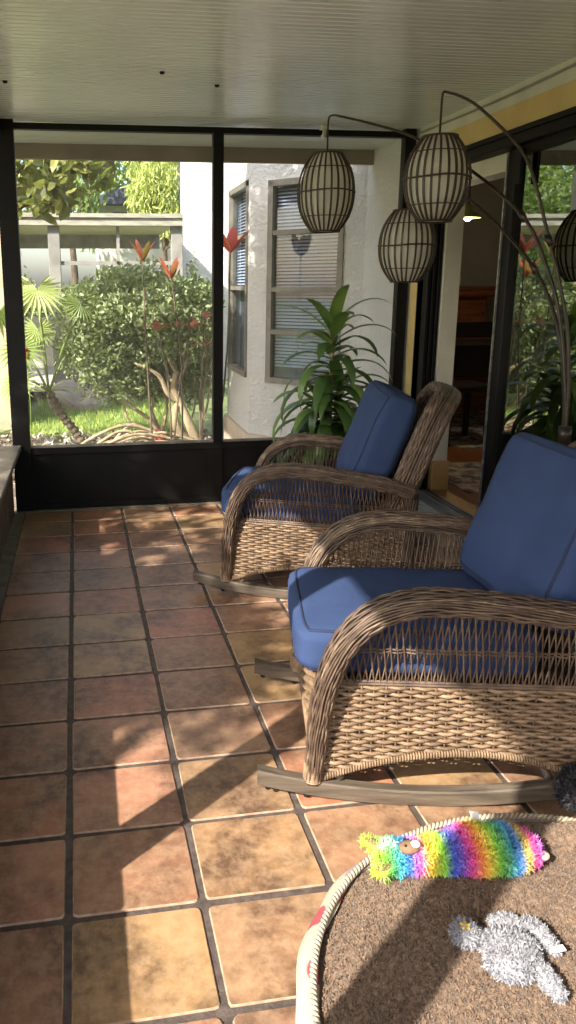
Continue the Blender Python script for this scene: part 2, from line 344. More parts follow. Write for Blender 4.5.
def leaves(mb, C, size, aspect=.45, droop=None, shade=None):
    """folded diamond leaves at points C"""
    n = len(C); R = rot_rand(n)
    if droop is not None:   # leaf axis biased to direction droop
        d = np.asarray(droop, float)[None] + RNG.normal(size=(n, 3))*.45; d /= np.linalg.norm(d, axis=1)[:, None]
        a = np.cross(d, RNG.normal(size=(n, 3))); a /= np.linalg.norm(a, axis=1)[:, None]; b = np.cross(d, a); R = np.stack([d, a, b], 2)
    S = size*(.6+.8*RNG.random(n))
    L = np.array([[0, 0, 0], [.33, aspect*.46, .06], [.7, aspect*.36, .03], [1, 0, -.06], [.7, -aspect*.36, .03], [.33, -aspect*.46, .06], [.5, 0, -.02]])
    V = np.einsum('nij,kj->nki', R, L)*S[:, None, None]+C[:, None, :]
    base = [(0, 6, 1), (1, 6, 2), (2, 6, 3), (3, 6, 4), (4, 6, 5), (5, 6, 0)]
    base = [(0, 1, 2, 6), (2, 3, 4, 6), (4, 5, 0, 6)]
    o = mb.n; Fc = [tuple(o+k*7+i for i in f) for k in range(n) for f in base]
    mb.v.append(V.reshape(-1, 3)); mb.f.extend(Fc); mb.n += 7*n
    sh = RNG.random(n) if shade is None else np.clip(shade+RNG.normal(size=n)*.2, 0, 1)
    mb.sh.append(np.repeat(sh, 7)); return mb
def blob_pts(n, c, r, hollow=.5, lump=.25):
    d = RNG.normal(size=(n, 3)); d /= np.linalg.norm(d, axis=1)[:, None]
    rad = hollow+(1-hollow)*RNG.random(n)**.5
    l = 1+lump*np.sin(d[:, 0]*5+c[0])*np.sin(d[:, 1]*6+c[1]*3)*1.2+lump*.6*np.sin(d[:, 2]*9+d[:, 0]*7)
    return np.asarray(c)+d*np.asarray(r)*(rad*l)[:, None]
def strap(mb, base, direction, length, width, droop, seg=8, shade=.5, fold=.25):
    """arching strap leaf"""
    d = np.array(direction, float); d /= np.linalg.norm(d); h = np.array([d[0], d[1], 0]); h /= np.linalg.norm(h)+1e-9
    side = np.array([-h[1], h[0], 0]); P = []; p = np.array(base, float); ang = math.asin(np.clip(d[2], -1, 1)); st = length/seg
    for i in range(seg+1):
        P.append(p.copy()); ang -= droop/seg*(0.4+1.2*i/seg); p = p+st*(h*math.cos(ang)+np.array([0, 0, math.sin(ang)]))
    P = np.array(P); V = []; Fc = []
    for i in range(seg+1):
        t = i/seg; wd = width*.5*min(1, (t*3.2+.25))*(1-t**3)**.7 if i < seg else 0.0005
        T = P[min(i+1, seg)]-P[max(i-1, 0)]; T /= np.linalg.norm(T); nn = np.cross(side, T)
        V += [P[i]-side*wd+nn*wd*fold, P[i], P[i]+side*wd+nn*wd*fold]
    for i in range(seg): Fc += [(i*3, i*3+1, i*3+4, i*3+3), (i*3+1, i*3+2, i*3+5, i*3+4)]
    mb.add(V, Fc, shade); return P

# ================================================================== THE SETTING
XR, YB, ZC, XL = 2.02, 4.572, 2.27, -.42
# floor: terracotta tiles in grout, grid turned by half a degree
g = math.radians(.56); TW, TH, X0, Y0 = .305, .265, -.107, 3.806
gm = MB(); gm.box(-.47, 2.06, -1.2, 4.62, -.12, -.005)
floor = struct(gm.build('floor', M['grout']))
tm = MB()
for c in range(-1, 8):
    for r in range(-4, 19):
        x0 = X0+c*TW; y1 = Y0-r*TH+TH*0
        y0 = y1-TH; gw = .0075; jx, jy = random.uniform(-.0015, .0015), random.uniform(-.0015, .0015)
        xa, xb, ya, yb = x0+gw+jx, x0+TW-gw+jx, y0+gw+jy, y1-gw+jy
        def rr(x, y): return (x*math.cos(g)-(y-Y0)*math.sin(g), Y0+(y-Y0)*math.cos(g)+(x-X0)*math.sin(g))
        ring = []
        for (cx, cy, a0) in ((xb-.012, yb-.012, 0), (xa+.012, yb-.012, 90), (xa+.012, ya+.012, 180), (xb-.012, ya+.012, 270)):
            for k in range(3): a = math.radians(a0+k*45); ring.append((cx+.012*math.cos(a)*random.uniform(.8, 1.1), cy+.012*math.sin(a)*random.uniform(.8, 1.1)))
        mx_, my_ = (xa+xb)/2, (ya+yb)/2
        V = []; n = len(ring)
        for sc, z in ((1, -.012), (1, -.004), (.988, -.001), (.981, 0)):
            for (x, y) in ring:
                X, Y = rr(mx_+(x-mx_)*sc, my_+(y-my_)*sc); V.append((min(max(X, -.40), 2.035), min(Y, 4.545), z))
        if V[0][1] < -1.15: continue
        if max(v[0] for v in V)-min(v[0] for v in V) < .03 or max(v[1] for v in V)-min(v[1] for v in V) < .02: continue
        Fc = [tuple(range(3*n, 4*n))]
        for q in range(3):
            for k in range(n): Fc.append((q*n+k, q*n+(k+1) % n, (q+1)*n+(k+1) % n, (q+1)*n+k))
        tm.add(V, Fc, random.random())
t_o = tm.build('tile_surface', M['tile'], floor); t_o.data.materials.append(M['tile_edge'])
for p in t_o.data.polygons:
    if len(p.vertices) == 4 and min(t_o.data.vertices[v].co.z for v in p.vertices) > -.0045: p.material_index = 1
# kerb at left of tiles
struct(MB().box(-.47, -.402, -1.2, 4.60, -.01, .006).build('trim_1', M['concrete']))
struct(MB().box(-.42, 2.03, 4.545, 4.64, -.05, .012).build('trim_2', M['concrete']))
# ceiling: roof pans with ribs running left to right
cm = MB(); ys = []; y = -1.4
prof = []
while y < 5.26:
    prof += [(y, ZC), (y+.030, ZC), (y+.033, ZC+.006), (y+.037, ZC+.006), (y+.040, ZC)]; y += .040
V = []; Fc = []
for k, (yy, z) in enumerate(prof): V += [(-1.0, yy, z), (2.06, yy, z)]
for k in range(len(prof)-1): Fc.append((2*k, 2*k+1, 2*k+3, 2*k+2))
cm.add(V, Fc); cm.box(-1.0, 2.06, -1.4, 5.27, ZC+.012, ZC+.09)
struct(cm.build('ceiling', M['pan']))
# gutter / fascia round the roof
struct(MB().box(-1.06, 2.3, 5.27, 5.31, 2.175, 2.37).build('trim_3', M['brown_beam']))
struct(MB().box(-1.06, -1.0, -1.4, 5.31, 2.24, 2.40).build('trim_4', M['brown_beam']))
# back screen wall: kick panel, posts, rails
kp = MB(); kp.box(-.40, 1.98, YB+.005, YB+.035, .012, .40); kp.box(-.385, 1.98, YB-.012, YB+.005, .36, .405, .003); kp.box(-.385, 1.98, YB-.012, YB+.005, .012, .05, .003)
kp.box(.74, .835, YB-.012, YB+.005, .05, .36)
struct(kp.build('wall_back', M['kick']))
tr = MB()
tr.box(-.455, -.352, YB-.03, YB+.035, .012, ZC)           # left corner post
struct(tr.build('trim_5', M['black_metal']))
struct(MB().box(.775, .835, YB-.028, YB+.032, .40, 2.235).build('trim_6', M['black_metal']))
struct(MB().box(1.935, 2.0, YB-.03, YB+.035, .012, ZC).build('trim_7', M['black_metal']))
struct(MB().box(-.352, 1.935, YB-.02, YB+.03, 2.222, 2.255).build('trim_8', M['black_metal']))
struct(MB().box(-.352, 1.935, YB-.012, YB+.012, .405, .418).build('trim_9', M['sill']))
for k, (a, b) in enumerate(((-.352, .775), (.835, 1.935))):
    struct(MB().quad((a, YB, .418), (b, YB, .418), (b, YB, 2.222), (a, YB, 2.222)).build('window_%d' % (k+1), M['screen']))
# left: knee wall with metal ledge, posts of the screen
struct(MB().box(-.53, -.468, -1.2, YB-.03, -.1, .40).build('wall_left', M['knee']))
lg = MB()
yy = -1.2
while yy < YB-.04: lg.box(-.54, -.405, yy, min(yy+1.14, YB-.032), .40, .432, .005); yy += 1.145
struct(lg.build('trim_10', M['sill']))
struct(MB().box(-.47, -.42, 1.195, 1.305, .432, 2.2).build('trim_11', M['black_metal']))
struct(MB().box(-.47, -.42, .27, .40, .432, 2.2).build('trim_12', M['black_metal']))
struct(MB().box(-.48, -.42, -1.2, YB-.03, 2.2, ZC).build('trim_13', M['black_metal']))
struct(MB().box(-.50, -.45, -1.2, YB-.03, ZC-.012, ZC).build('trim_14', M['black_metal']))
# right wall with sliding door opening (Y 2.0 .. 4.36)
wr = MB()
wr.box(XR, XR+.12, -1.2, 4.66, 2.165, ZC+.01); wr.box(XR, XR+.12, 4.44, 4.66, -.1, 2.165); wr.box(XR, XR+.12, -1.2, .9, -.1, 2.165)
struct(wr.build('wall_right', M['white_wall']))
struct(MB().box(XR-.006, XR+.02, -1.2, 4.47, 2.065, 2.182).build('trim_15', M['yellow']))
struct(MB().box(XR-.008, XR+.02, 4.425, 4.530, .02, 2.065).build('trim_16', M['yellow']))
struct(MB().tube([(XR-.015, y, ZC-.035+.006*math.sin(y*3)) for y in np.linspace(-1, 4.5, 60)], .006, 6).build('trim_17', M['wire'], smooth=True))
df = MB()
df.box(XR-.012, XR+.08, .9, 4.43, 2.0, 2.072, .004)
df.box(XR-.03, XR+.0, .9, 4.43, 2.045, 2.068)
for k in range(3): df.box(XR-.01+k*.031, XR+.012+k*.031, 4.29, 4.425, .1, 2.0, .003)
df.box(XR-.01, XR+.08, 4.35, 4.43, .1, 2.0)
df.box(XR-.01, XR+.08, .9, .96, .1, 2.0)
door = struct(df.build('door_1', M['black_metal']))
GLASS_YAW = -3.2
sl = MB()
sl.box(XR+.045, XR+.085, 3.535, 3.615, .125, 2.0, .004); sl.box(XR+.045, XR+.085, 1.9, 1.97, .125, 2.0, .004)
sl.box(XR+.045, XR+.085, 1.97, 3.535, .125, .20); sl.box(XR+.045, XR+.085, 1.97, 3.535, 1.965, 2.0)
so_ = sl.build('door_panel', M['black_metal'], door, off=(XR+.070, 3.535, 0)); so_.location = (XR+.070, 3.535, 0); so_.rotation_euler = (0, 0, math.radians(GLASS_YAW))
gp = MB().box(XR+.072, XR+.078, 1.97, 3.535, .20, 1.965).build('glass_pane', M['glass'], door, off=(XR+.070, 3.535, 0)); gp.location = (XR+.070, 3.535, 0); gp.rotation_euler = (0, 0, math.radians(GLASS_YAW))
s2 = MB(); s2.box(XR+.02, XR+.036, 3.455, 3.50, 1.83, 1.99)
s2.build('door_stile', M['black_metal'], door)
MB().box(XR+.034, XR+.044, 3.60, 3.607, .13, 1.99).build('edge_trim', M['aluminium'], door)
# door track, step, threshold
struct(MB().box(1.965, 2.06, .9, 4.44, -.08, .062, .006).build('trim_18', M['pale_concrete']))
tk = MB(); tk.box(2.02, 2.10, .9, 4.43, .062, .100)
for k in range(3): tk.box(2.028+k*.028, 2.034+k*.028, .9, 4.43, .100, .118)
struct(tk.build('trim_19', M['aluminium']))
struct(MB().box(2.10, 2.20, .9, 4.43, .05, .116, .004).build('trim_20', M['threshold']))
# interior
struct(MB().box(2.20, 7.0, .0, 7.7, -.16, .10).build('floor_interior', M['wood_floor']))
wi = MB(); wi.box(2.24, 7.0, 7.6, 7.7, .10, 2.7); wi.box(7, 7.1, 0, 7.7, .1, 2.7); wi.box(2.14, 7.0, -.1, 0, .1, 2.7); wi.box(2.14, 2.24, 5.36, 7.7, .1, 2.7)
struct(wi.build('wall_interior', M['int_wall']))
struct(MB().box(2.10, 7.0, 0, 7.7, 2.44, 2.55).build('ceiling_interior', M['white_wall']))
ji = MB(); ji.box(2.10, 2.20, 4.27, 4.44, .30, 2.44); ji.box(2.14, 2.24, 4.40, 5.36, .1, 2.44); ji.box(2.10, 2.22, .9, 4.26, 1.915, 2.44)
struct(ji.build('wall_jamb', M['white_wall']))
struct(MB().box(2.098, 2.21, 4.25, 4.40, .116, .30, .004).build('baseboard_jamb', M['baseboard']))

# ================================================================== WICKER ROCKING CHAIR
HW = .30
LX = .33        # x of front legs
def S(s): return s+LX
ARM_P = [(0.005, .055), (0.0, .14), (-.006, .25), (-.022, .36), (-.055, .465), (-.11, .54), (-.18, .582), (-.27, .600), (-.40, .596), (-.55, .580), (-.70, .558), (-.80, .535)]
def arm_mesh(side):
    path = even(ARM_P, 90)
    T = np.gradient(path, axis=0); T /= np.linalg.norm(T, axis=1)[:, None]; Nn = np.stack([-T[:, 1], T[:, 0]], 1)   # xz normal
    L = np.r_[0, np.cumsum(np.linalg.norm(np.diff(path, axis=0), axis=1))]
    hw = np.interp(L, [0, .12, .3, .5, .7, 1.05, 1.3], [.020, .026, .040, .049, .050, .046, .040])   # half width (y)
    ht = np.interp(L, [0, .12, .3, .5, .8, 1.3], [.020, .024, .027, .027, .025, .024])               # half thickness
    yo = np.interp(path[:, 1], [.05, .25, .5, .62], [0, .010, .030, .034]); core = MB(); NC = 16; V = []
    for i in range(len(path)):
        for k in range(NC):
            a = 2*PI*k/NC; y = hw[i]*.88*np.sign(math.cos(a))*abs(math.cos(a))**.8; t = ht[i]*.86*np.sign(math.sin(a))*abs(math.sin(a))**.8
            V.append((S(path[i, 0]+Nn[i, 0]*t), side*(HW+yo[i])+y, path[i, 1]+Nn[i, 1]*t))
    Fc = [(i*NC+k, i*NC+(k+1) % NC, (i+1)*NC+(k+1) % NC, (i+1)*NC+k) for i in range(len(path)-1) for k in range(NC)]
    core.add(V, Fc+[tuple(range(NC)), tuple((len(path)-1)*NC+k for k in range(NC))])
    cords = MB(); K = 30
    for k in range(K):
        a0 = 2*PI*k/K; pts = []
        for i in range(len(path)):
            ph = L[i]/.046*PI
            u = math.sin(ph+(k % 2)*PI); a = a0+.05*math.sin(ph*.5+k*.9)+L[i]*.30
            rr_ = 1+.055*u
            y = hw[i]*rr_*np.sign(math.cos(a))*abs(math.cos(a))**.8; t = ht[i]*(1+.09*u)*np.sign(math.sin(a))*abs(math.sin(a))**.8
            pts.append((S(path[i, 0]+Nn[i, 0]*t), side*(HW+yo[i])+y, path[i, 1]+Nn[i, 1]*t))
        cords.tube(pts, .0033, 5, shade=random.uniform(.15, .95))
    return core, cords, path, Nn
def rim_z(s): return .155-.16*((s+.42)/.42)**2*.62 if s > -.42 else .155-.12*((s+.42)/.40)**2
def weave(mb, f, u0, u1, z0f, z1, rows, stakes, r=.0052, amp=.005, ppt=4):
    """basket weave: f(u, z, out) -> xyz ; weavers run along u, over and under the stakes"""
    us = np.linspace(u0, u1, stakes)
    for u in us:
        za = z0f(u); zs = np.linspace(za, z1, 8); mb.tube([f(u, z, 0) for z in zs], .0030, 5, shade=random.uniform(0, .4))
    n = (stakes-1)*ppt+1; uu = np.linspace(u0, u1, n); ph = np.arange(n)/ppt*PI
    top = z1; dz = (z1-min(z0f(u) for u in us))/rows
    for k in range(rows):
        z = z1-(k+.5)*dz; wob = random.uniform(-.4, .4)*dz*.3
        seg = []; sh = random.uniform(.25, 1)
        for j in range(n):
            inside = z > z0f(uu[j])+.003
            if inside: seg.append(f(uu[j], z+wob+.0012*math.sin(ph[j]*.37+k), amp*math.cos(ph[j]+k*PI)))
            if (not inside or j == n-1) and seg:
                if len(seg) > 3: mb.tube(seg, r, 6, shade=sh)
                seg = []
def make_chair():
    root = thing('wicker_rocking_chair', '', 'rocking chair')
    for side in (1, -1):
        core, cords, path, Nn = arm_mesh(side)
        a = cords.build('arm', M['wicker'], root, smooth=True); core.build('core', M['wicker_dark'], a, smooth=True)
        # wrapped foot
        ft = MB()
        for k in range(9): ft.tube([(S(.004)+.024*math.cos(t), side*HW+.024*math.sin(t), .062+k*.0062) for t in np.linspace(0, 2*PI, 15)[:-1]], .0036, 5, closed=True, shade=.95)
        ft.build('leg_wrap', M['wicker_weave'], root, smooth=True)
        # side panel
        sp = MB(); y0 = side*(HW-.005)
        weave(sp, lambda u, z, o: (S(u), y0+o, z), -.02, -.79, rim_z, .345, 27, 25, r=.0056)
        rimp = [(S(u), y0, rim_z(u)) for u in np.linspace(-.015, -.79, 60)]
        for k in range(2): sp.tube([(x, y+(k-.5)*.008, z) for x, y, z in rimp], .006, 6, shade=.8)
        hs = even(np.array(rimp), 110)
        for k in range(110):
            c = hs[k]; sp.tube([(c[0], c[1]+.014*math.cos(t), c[2]+.009*math.sin(t)) for t in np.linspace(0, 2*PI, 9)[:-1]], .0032, 4, closed=True, shade=.9 if k % 2 else .7)
        sp.build('side_panel', M['wicker_weave'], root, smooth=True)
        # open lattice between panel and arm
        lt = MB(); und = path+Nn*(-.02 if True else 0)
        def zarm(s):
            j = np.argmin(np.abs(path[28:, 0]-s)); return path[28+j, 1]-.015
        def yl(z): return side*np.interp(z, [.3, .57], [0, .030])
        def lxz(s, z): return (S(s), y0, z)
        s = -.05
        while s > -.80:
            z1_ = zarm(max(s-.045, -.79)) if s < -.06 else .44
            for d, off in ((-.032, 0), (.032, -.004)):
                s1 = min(max(s+d, -.795), -.045); zt = zarm(s1)
                if s1 > -.09: zt = min(zt, np.interp(s1, [-.09, -.045], [.50, .43]))
                P = [(S(s), y0+side*.001, .345), (S((s+s1)/2), y0+yl(.45)+side*(.004 if d > 0 else -.004), (.345+zt)/2), (S(s1), y0+yl(zt), zt)]
                lt.tube(spline(P, 5), .0023, 4, shade=random.uniform(.2, .8))
            s -= .0165
        for z in (.448, .457): lt.tube([(S(u), y0+yl(z)+.004*math.sin(u*150), z) for u in np.linspace(-.055, -.80, 60)], .0026, 4, shade=.4)
        for z in (.349, .357): lt.tube([(S(u), y0+.002, z) for u in np.linspace(-.03, -.80, 30)], .0045, 5, shade=.5)
        lt.build('lattice', M['wicker'], root)
        # rocker runner
        rn = MB(); ss = np.linspace(.155, -.93, 40); V = []
        for s_ in ss:
            zb = .27*(s_+.26)**2
            for dy, dz in ((-.018, .004), (-.014, 0), (.014, 0), (.018, .004), (.018, .041), (.014, .045), (-.014, .045), (-.018, .041)): V.append((S(s_), side*HW+dy, zb+dz))
        n = len(ss); Fc = [(i*8+k, i*8+(k+1) % 8, (i+1)*8+(k+1) % 8, (i+1)*8+k) for i in range(n-1) for k in range(8)]+[tuple(range(8)), tuple((n-1)*8+k for k in range(8))[::-1]]
        rn.add(V, Fc); ro = rn.build('rocker_runner', M['runner'], root)
        for s_ in (.125, .02):
            kb = MB(); zb = .27*(s_+.26)**2; kb.lathe([(0, zb-.013), (.008, zb-.013), (.009, zb-.004), (.006, zb+.002)], S(s_), side*HW, 10)
            kb.build('stopper', M['rubber'], ro, smooth=True)
        # rear leg
        rl = MB(); zb = .27*(-.78+.26)**2+.04
        for k in range(12):
            a = 2*PI*k/12; rl.tube([(S(-.78-.01*t)+.02*math.cos(a+t*2), side*(HW-.005)+.02*math.sin(a+t*2), zb+(.52-zb)*t) for t in np.linspace(0, 1, 14)], .0058, 5, shade=random.random())
        rl.build('rear_leg', M['wicker'], root, smooth=True)
    # front panel and seat deck
    fp = MB()
    fz = lambda u: .15-.10*(u/.28)**2*.9
    weave(fp, lambda u, z, o: (S(.0)+.012*math.cos(u/.29*PI/2)+o-.008, u, z), -.282, .282, fz, .335, 21, 21)
    rp = [(S(.005)+.012*math.cos(u/.29*PI/2)-.008, u, fz(u)) for u in np.linspace(-.282, .282, 50)]
    fp.tube(rp, .010, 8, shade=.8)
    fp.build('front_panel', M['wicker_weave'], root, smooth=True)
    MB().box(S(-.76), S(-.015), -.282, .282, .300, .330, .005).build('seat_deck', M['wicker_dark'], root)
    for s_ in (-.07, -.62):
        st = MB(); zb = .27*(s_+.26)**2+.025; st.tube([(S(s_), -.295, zb+.03), (S(s_), 0, zb+.03), (S(s_), .295, zb+.03)], .011, 8)
        st.build('stretcher', M['runner'], root, smooth=True)
    # back: arched border and woven infill, reclined
    def BK(v, h, d):   # v sideways, h height along back plane, d depth (backwards +)
        t = math.atan2(.17, .50); bow = .045*math.cos(v/.31*PI/2)
        return (S(-.69)-h*math.sin(t)-(d+bow)*math.cos(t), v, .43+h*math.cos(t)-(d+bow)*math.sin(t))
    prof = even([(.285, 0), (.294, .16), (.292, .32), (.272, .43), (.20, .502), (.10, .520), (0, .524), (-.10, .520), (-.20, .502), (-.272, .43), (-.292, .32), (-.294, .16), (-.285, 0)], 120)
    T = np.gradient(prof, axis=0); T /= np.linalg.norm(T, axis=1)[:, None]; Np = np.stack([T[:, 1], -T[:, 0]], 1)
    bf = MB(); K = 40; Lp = np.r_[0, np.cumsum(np.linalg.norm(np.diff(prof, axis=0), axis=1))]
    for k in range(K):
        a = 2*PI*k/K; pts = []
        for i in range(len(prof)):
            u = 1.3*math.sin(Lp[i]/.03*PI+(k % 2)*PI); ex = lambda c: np.sign(c)*abs(c)**.75
            o = .024*ex(math.cos(a))*(1+.08*u); d = .050*ex(math.sin(a))*(1+.03*u)+.02
            pts.append(BK(prof[i, 0]+Np[i, 0]*o, prof[i, 1]+Np[i, 1]*o, d))
        bf.tube(pts, .0052, 5, shade=random.uniform(.1, 1))
    bo = bf.build('back_frame', M['wicker'], root, smooth=True)
    bc = MB(); V = []; NC = 12
    for i in range(len(prof)):
        for k in range(NC):
            a = 2*PI*k/NC; o = .020*np.sign(math.cos(a))*abs(math.cos(a))**.75; d = .045*np.sign(math.sin(a))*abs(math.sin(a))**.75+.02
            V.append(BK(prof[i, 0]+Np[i, 0]*o, prof[i, 1]+Np[i, 1]*o, d))
    bc.add(V, [(i*NC+k, i*NC+(k+1) % NC, (i+1)*NC+(k+1) % NC, (i+1)*NC+k) for i in range(len(prof)-1) for k in range(NC)]+[tuple(range(NC)), tuple((len(prof)-1)*NC+k for k in range(NC))])
    bc.build('core', M['wicker_dark'], bo, smooth=True)
    bi = MB()
    for h in np.arange(-.03, .51, .0125):
        wv_ = .27 if h < .36 else .27*math.sqrt(max(0, 1-((h-.36)/.165)**2))**.8
        if wv_ < .03: continue
        n = int(wv_/.27*68)+6; vv = np.linspace(-wv_, wv_, n)
        bi.tube([BK(v, h, .05+.0035*math.cos(v/.03*PI+(int(h/.0125) % 2)*PI)) for v in vv], .0046, 5, shade=random.uniform(.2, .9))
    for v in np.arange(-.255, .256, .03):
        ht_ = .36+.15*math.sqrt(max(0, 1-(v/.275)**2)); bi.tube([BK(v, h, .05) for h in np.linspace(-.03, ht_, 12)], .0034, 5, shade=.3)
    bi.build('back_panel', M['wicker'], root, smooth=True)
    return root
chair_near = make_chair()
def place(o, x, y, deg): o.location = (x, y, 0); o.rotation_euler = (0, 0, math.radians(deg))
chair_far = copy_tree(chair_near)
def place_leg(o, lx, ly, deg):
    a = math.radians(deg); fx, fy = math.cos(a), math.sin(a); place(o, lx-LX*fx+HW*fy, ly-LX*fy-HW*fx, deg)
place_leg(chair_near, .575, 1.732, 168); place_leg(chair_far, .601, 3.154, 157)
tag(chair_near, 'brown wicker rocking chair in the foreground, nearest the pet bed', 'rocking chair', 'wicker rocking chairs on the tiled porch')
tag(chair_far, 'brown wicker rocking chair farther back, beside the potted plant', 'rocking chair', 'wicker rocking chairs on the tiled porch')

# ---- cushions
def cushion_mesh(hx, hy, hz, n=26, edge=.5, puff=.16, ears=0.0, seed=0, wr=.004, pw=5):
    """rounded box cushion, hx hy hz half sizes; z is thickness"""
    V = []; Fc = []; idx = {}
    def pt(p):
        k = tuple(np.round(p, 5))
        if k in idx: return idx[k]
        x, y, z = p
        # round box edges
        q = np.array([x, y, z]); l = (abs(x)**pw+abs(y)**pw+abs(z)**pw)**(1/pw); q = q/l if l > 0 else q
        e = max(abs(x), abs(y)); X = q[0]*hx; Y = q[1]*hy; th = (1-puff*e**3.0)*1.0
        crn = (abs(x)*abs(y))**4
        X *= 1+ears*crn-ears*.5*(1-y*y)*abs(x)**4; Y *= 1+ears*crn-ears*.5*(1-x*x)*abs(y)**4
        Z = q[2]*hz*(th-ears*3.2*crn)
        nz = noise.fractal(Vector((X*7+seed, Y*7, Z*7)), 1, 2, 3)
        w2 = math.sin((X*1.1+Y*.6)*38+seed+2*noise.noise(Vector((X*6, Y*6, seed))))*.5*max(0, e-.35)
        Z += (nz*wr+w2*wr*.8)*np.sign(z if z else 1)*min(1, abs(z)*1.2); X += nz*wr*.6; 
        idx[k] = len(V); V.append((X, Y, Z)); return idx[k]
    g_ = np.linspace(-1, 1, n+1); g_ = np.sign(g_)*(1-(1-np.abs(g_))**1.35); m_ = 8; gz = np.linspace(-1, 1, m_+1)
    def face(axis, sg, A, B):
        for i in range(len(A)-1):
            for j in range(len(B)-1):
                c = []
                for a, b in ((A[i], B[j]), (A[i+1], B[j]), (A[i+1], B[j+1]), (A[i], B[j+1])):
                    p = [a, b]; p.insert(axis, sg); c.append(pt(p))
                Fc.append(tuple(c) if (sg > 0) != (axis == 1) else tuple(c[::-1]))
    for sg in (-1, 1): face(2, sg, g_, g_); face(0, sg, g_, gz); face(1, sg, g_, gz)
    mb = MB(); mb.add(V, Fc); return mb, pt, V
def make_cushion(name, hx, hy, hz, label, **kw):
    mb, pt, V = cushion_mesh(hx, hy, hz, **kw)
    o = mb.build(name, M['blue'], None, smooth=True)
    pm = MB(); n = kw.get('n', 26); g_ = np.linspace(-1, 1, n+1); g_ = np.sign(g_)*(1-(1-np.abs(g_))**1.35)
    for z in ((-1, 1) if not kw.get('knife') else (0,)):
        ring = [(x, -1, z) for x in g_[:-1]]+[(1, y, z) for y in g_[:-1]]+[(x, 1, z) for x in g_[::-1][:-1]]+[(-1, y, z) for y in g_[::-1][:-1]]
        P = np.array([V[pt(p)] for p in ring]); Pe = P*1.0
        pm.tube(Pe, .0042, 6, closed=True)
    pm.build('piping', M['blue_pipe'], o, smooth=True)
    return tag(o, label, 'cushion')
def on_chair(o, ch, pos, ry, rz=0):
    a = ch.rotation_euler.z; R_ = Matrix.Rotation(a, 4, 'Z'); o.matrix_world = Matrix.Translation(ch.location)@R_@Matrix.Translation(Vector(pos))@Matrix.Rotation(rz, 4, 'Z')@Matrix.Rotation(ry, 4, 'Y')
G1 = 'blue seat cushions on the rockers'; G2 = 'blue back cushions on the rockers'
sc = make_cushion('seat_cushion', .330, .252, .072, 'blue seat cushion in the nearest wicker rocker, half in sunlight', puff=.12, seed=1, wr=.003, pw=9)
on_chair(sc, chair_near, (S(-.275), 0, .406), 0); sc['group'] = G1
sc2 = copy_tree(sc); on_chair(sc2, chair_far, (S(-.275), 0, .406), 0); sc2['label'] = 'blue seat cushion in the farther wicker rocker by the screen wall'
bc_ = make_cushion('back_cushion', .240, .245, .092, 'large blue back cushion at the right edge, on the nearest wicker rocker', puff=.10, ears=.03, seed=4, wr=.006, pw=7)
def bpose(o, ch, dx=0): on_chair(o, ch, (S(-.615)+dx, -.005, .690), -math.radians(90+20), math.radians(11))
bpose(bc_, chair_near, -.05); bc_['group'] = G2
bc2 = copy_tree(bc_); bpose(bc2, chair_far); bc2['label'] = 'blue back cushion leaning in the farther wicker rocker, before the open door'

# ================================================================== ARC FLOOR LAMP
lp = thing('arc_floor_lamp', 'bronze arc floor lamp with three barrel lantern shades by the sliding door', 'floor lamp', (1.8, 2.58, 0)); LO = (1.8, 2.58, 0)
MB().lathe([(0, 0), (.15, 0), (.155, .01), (.15, .028), (.03, .036), (.02, .06), (0, .06)], 1.8, 2.58, 40).build('base', M['lamp_metal'], lp, True, LO)
pm = MB(); pm.tube([(1.8, 2.58, .03), (1.8, 2.58, .5), (1.8, 2.58, .80)], .019, 14); pm.tube([(1.8, 2.58, .78), (1.8, 2.58, .84)], .024, 14)
pm.build('pole', M['lamp_metal'], lp, True, LO)
A1 = [(1.801, 2.576, .80), (1.797, 2.585, 1.0), (1.78, 2.602, 1.203), (1.753, 2.632, 1.366), (1.717, 2.672, 1.529), (1.667, 2.726, 1.753), (1.62, 2.779, 1.876), (1.52, 2.889, 2.024), (1.466, 2.949, 2.078), (1.43, 2.988, 2.1)]
A2 = [(1.800, 2.580, .80), (1.794, 2.592, .96), (1.77, 2.643, 1.255), (1.737, 2.715, 1.451), (1.689, 2.814, 1.625), (1.58, 3.046, 1.825), (1.449, 3.325, 1.997), (1.338, 3.559, 2.095), (1.240, 3.770, 2.170)]
A3 = [(1.799, 2.585, .80), (1.797, 2.60, .94), (1.792, 2.632, 1.10), (1.782, 2.704, 1.273), (1.765, 2.827, 1.430), (1.733, 3.049, 1.600), (1.698, 3.294, 1.747), (1.667, 3.52, 1.84), (1.640, 3.700, 1.885)]
LAN = [((1.418, 3.001), 1.779, .160, .127), ((1.220, 3.813), 1.816, .184, .140), ((1.633, 3.747), 1.556, .175, .140)]
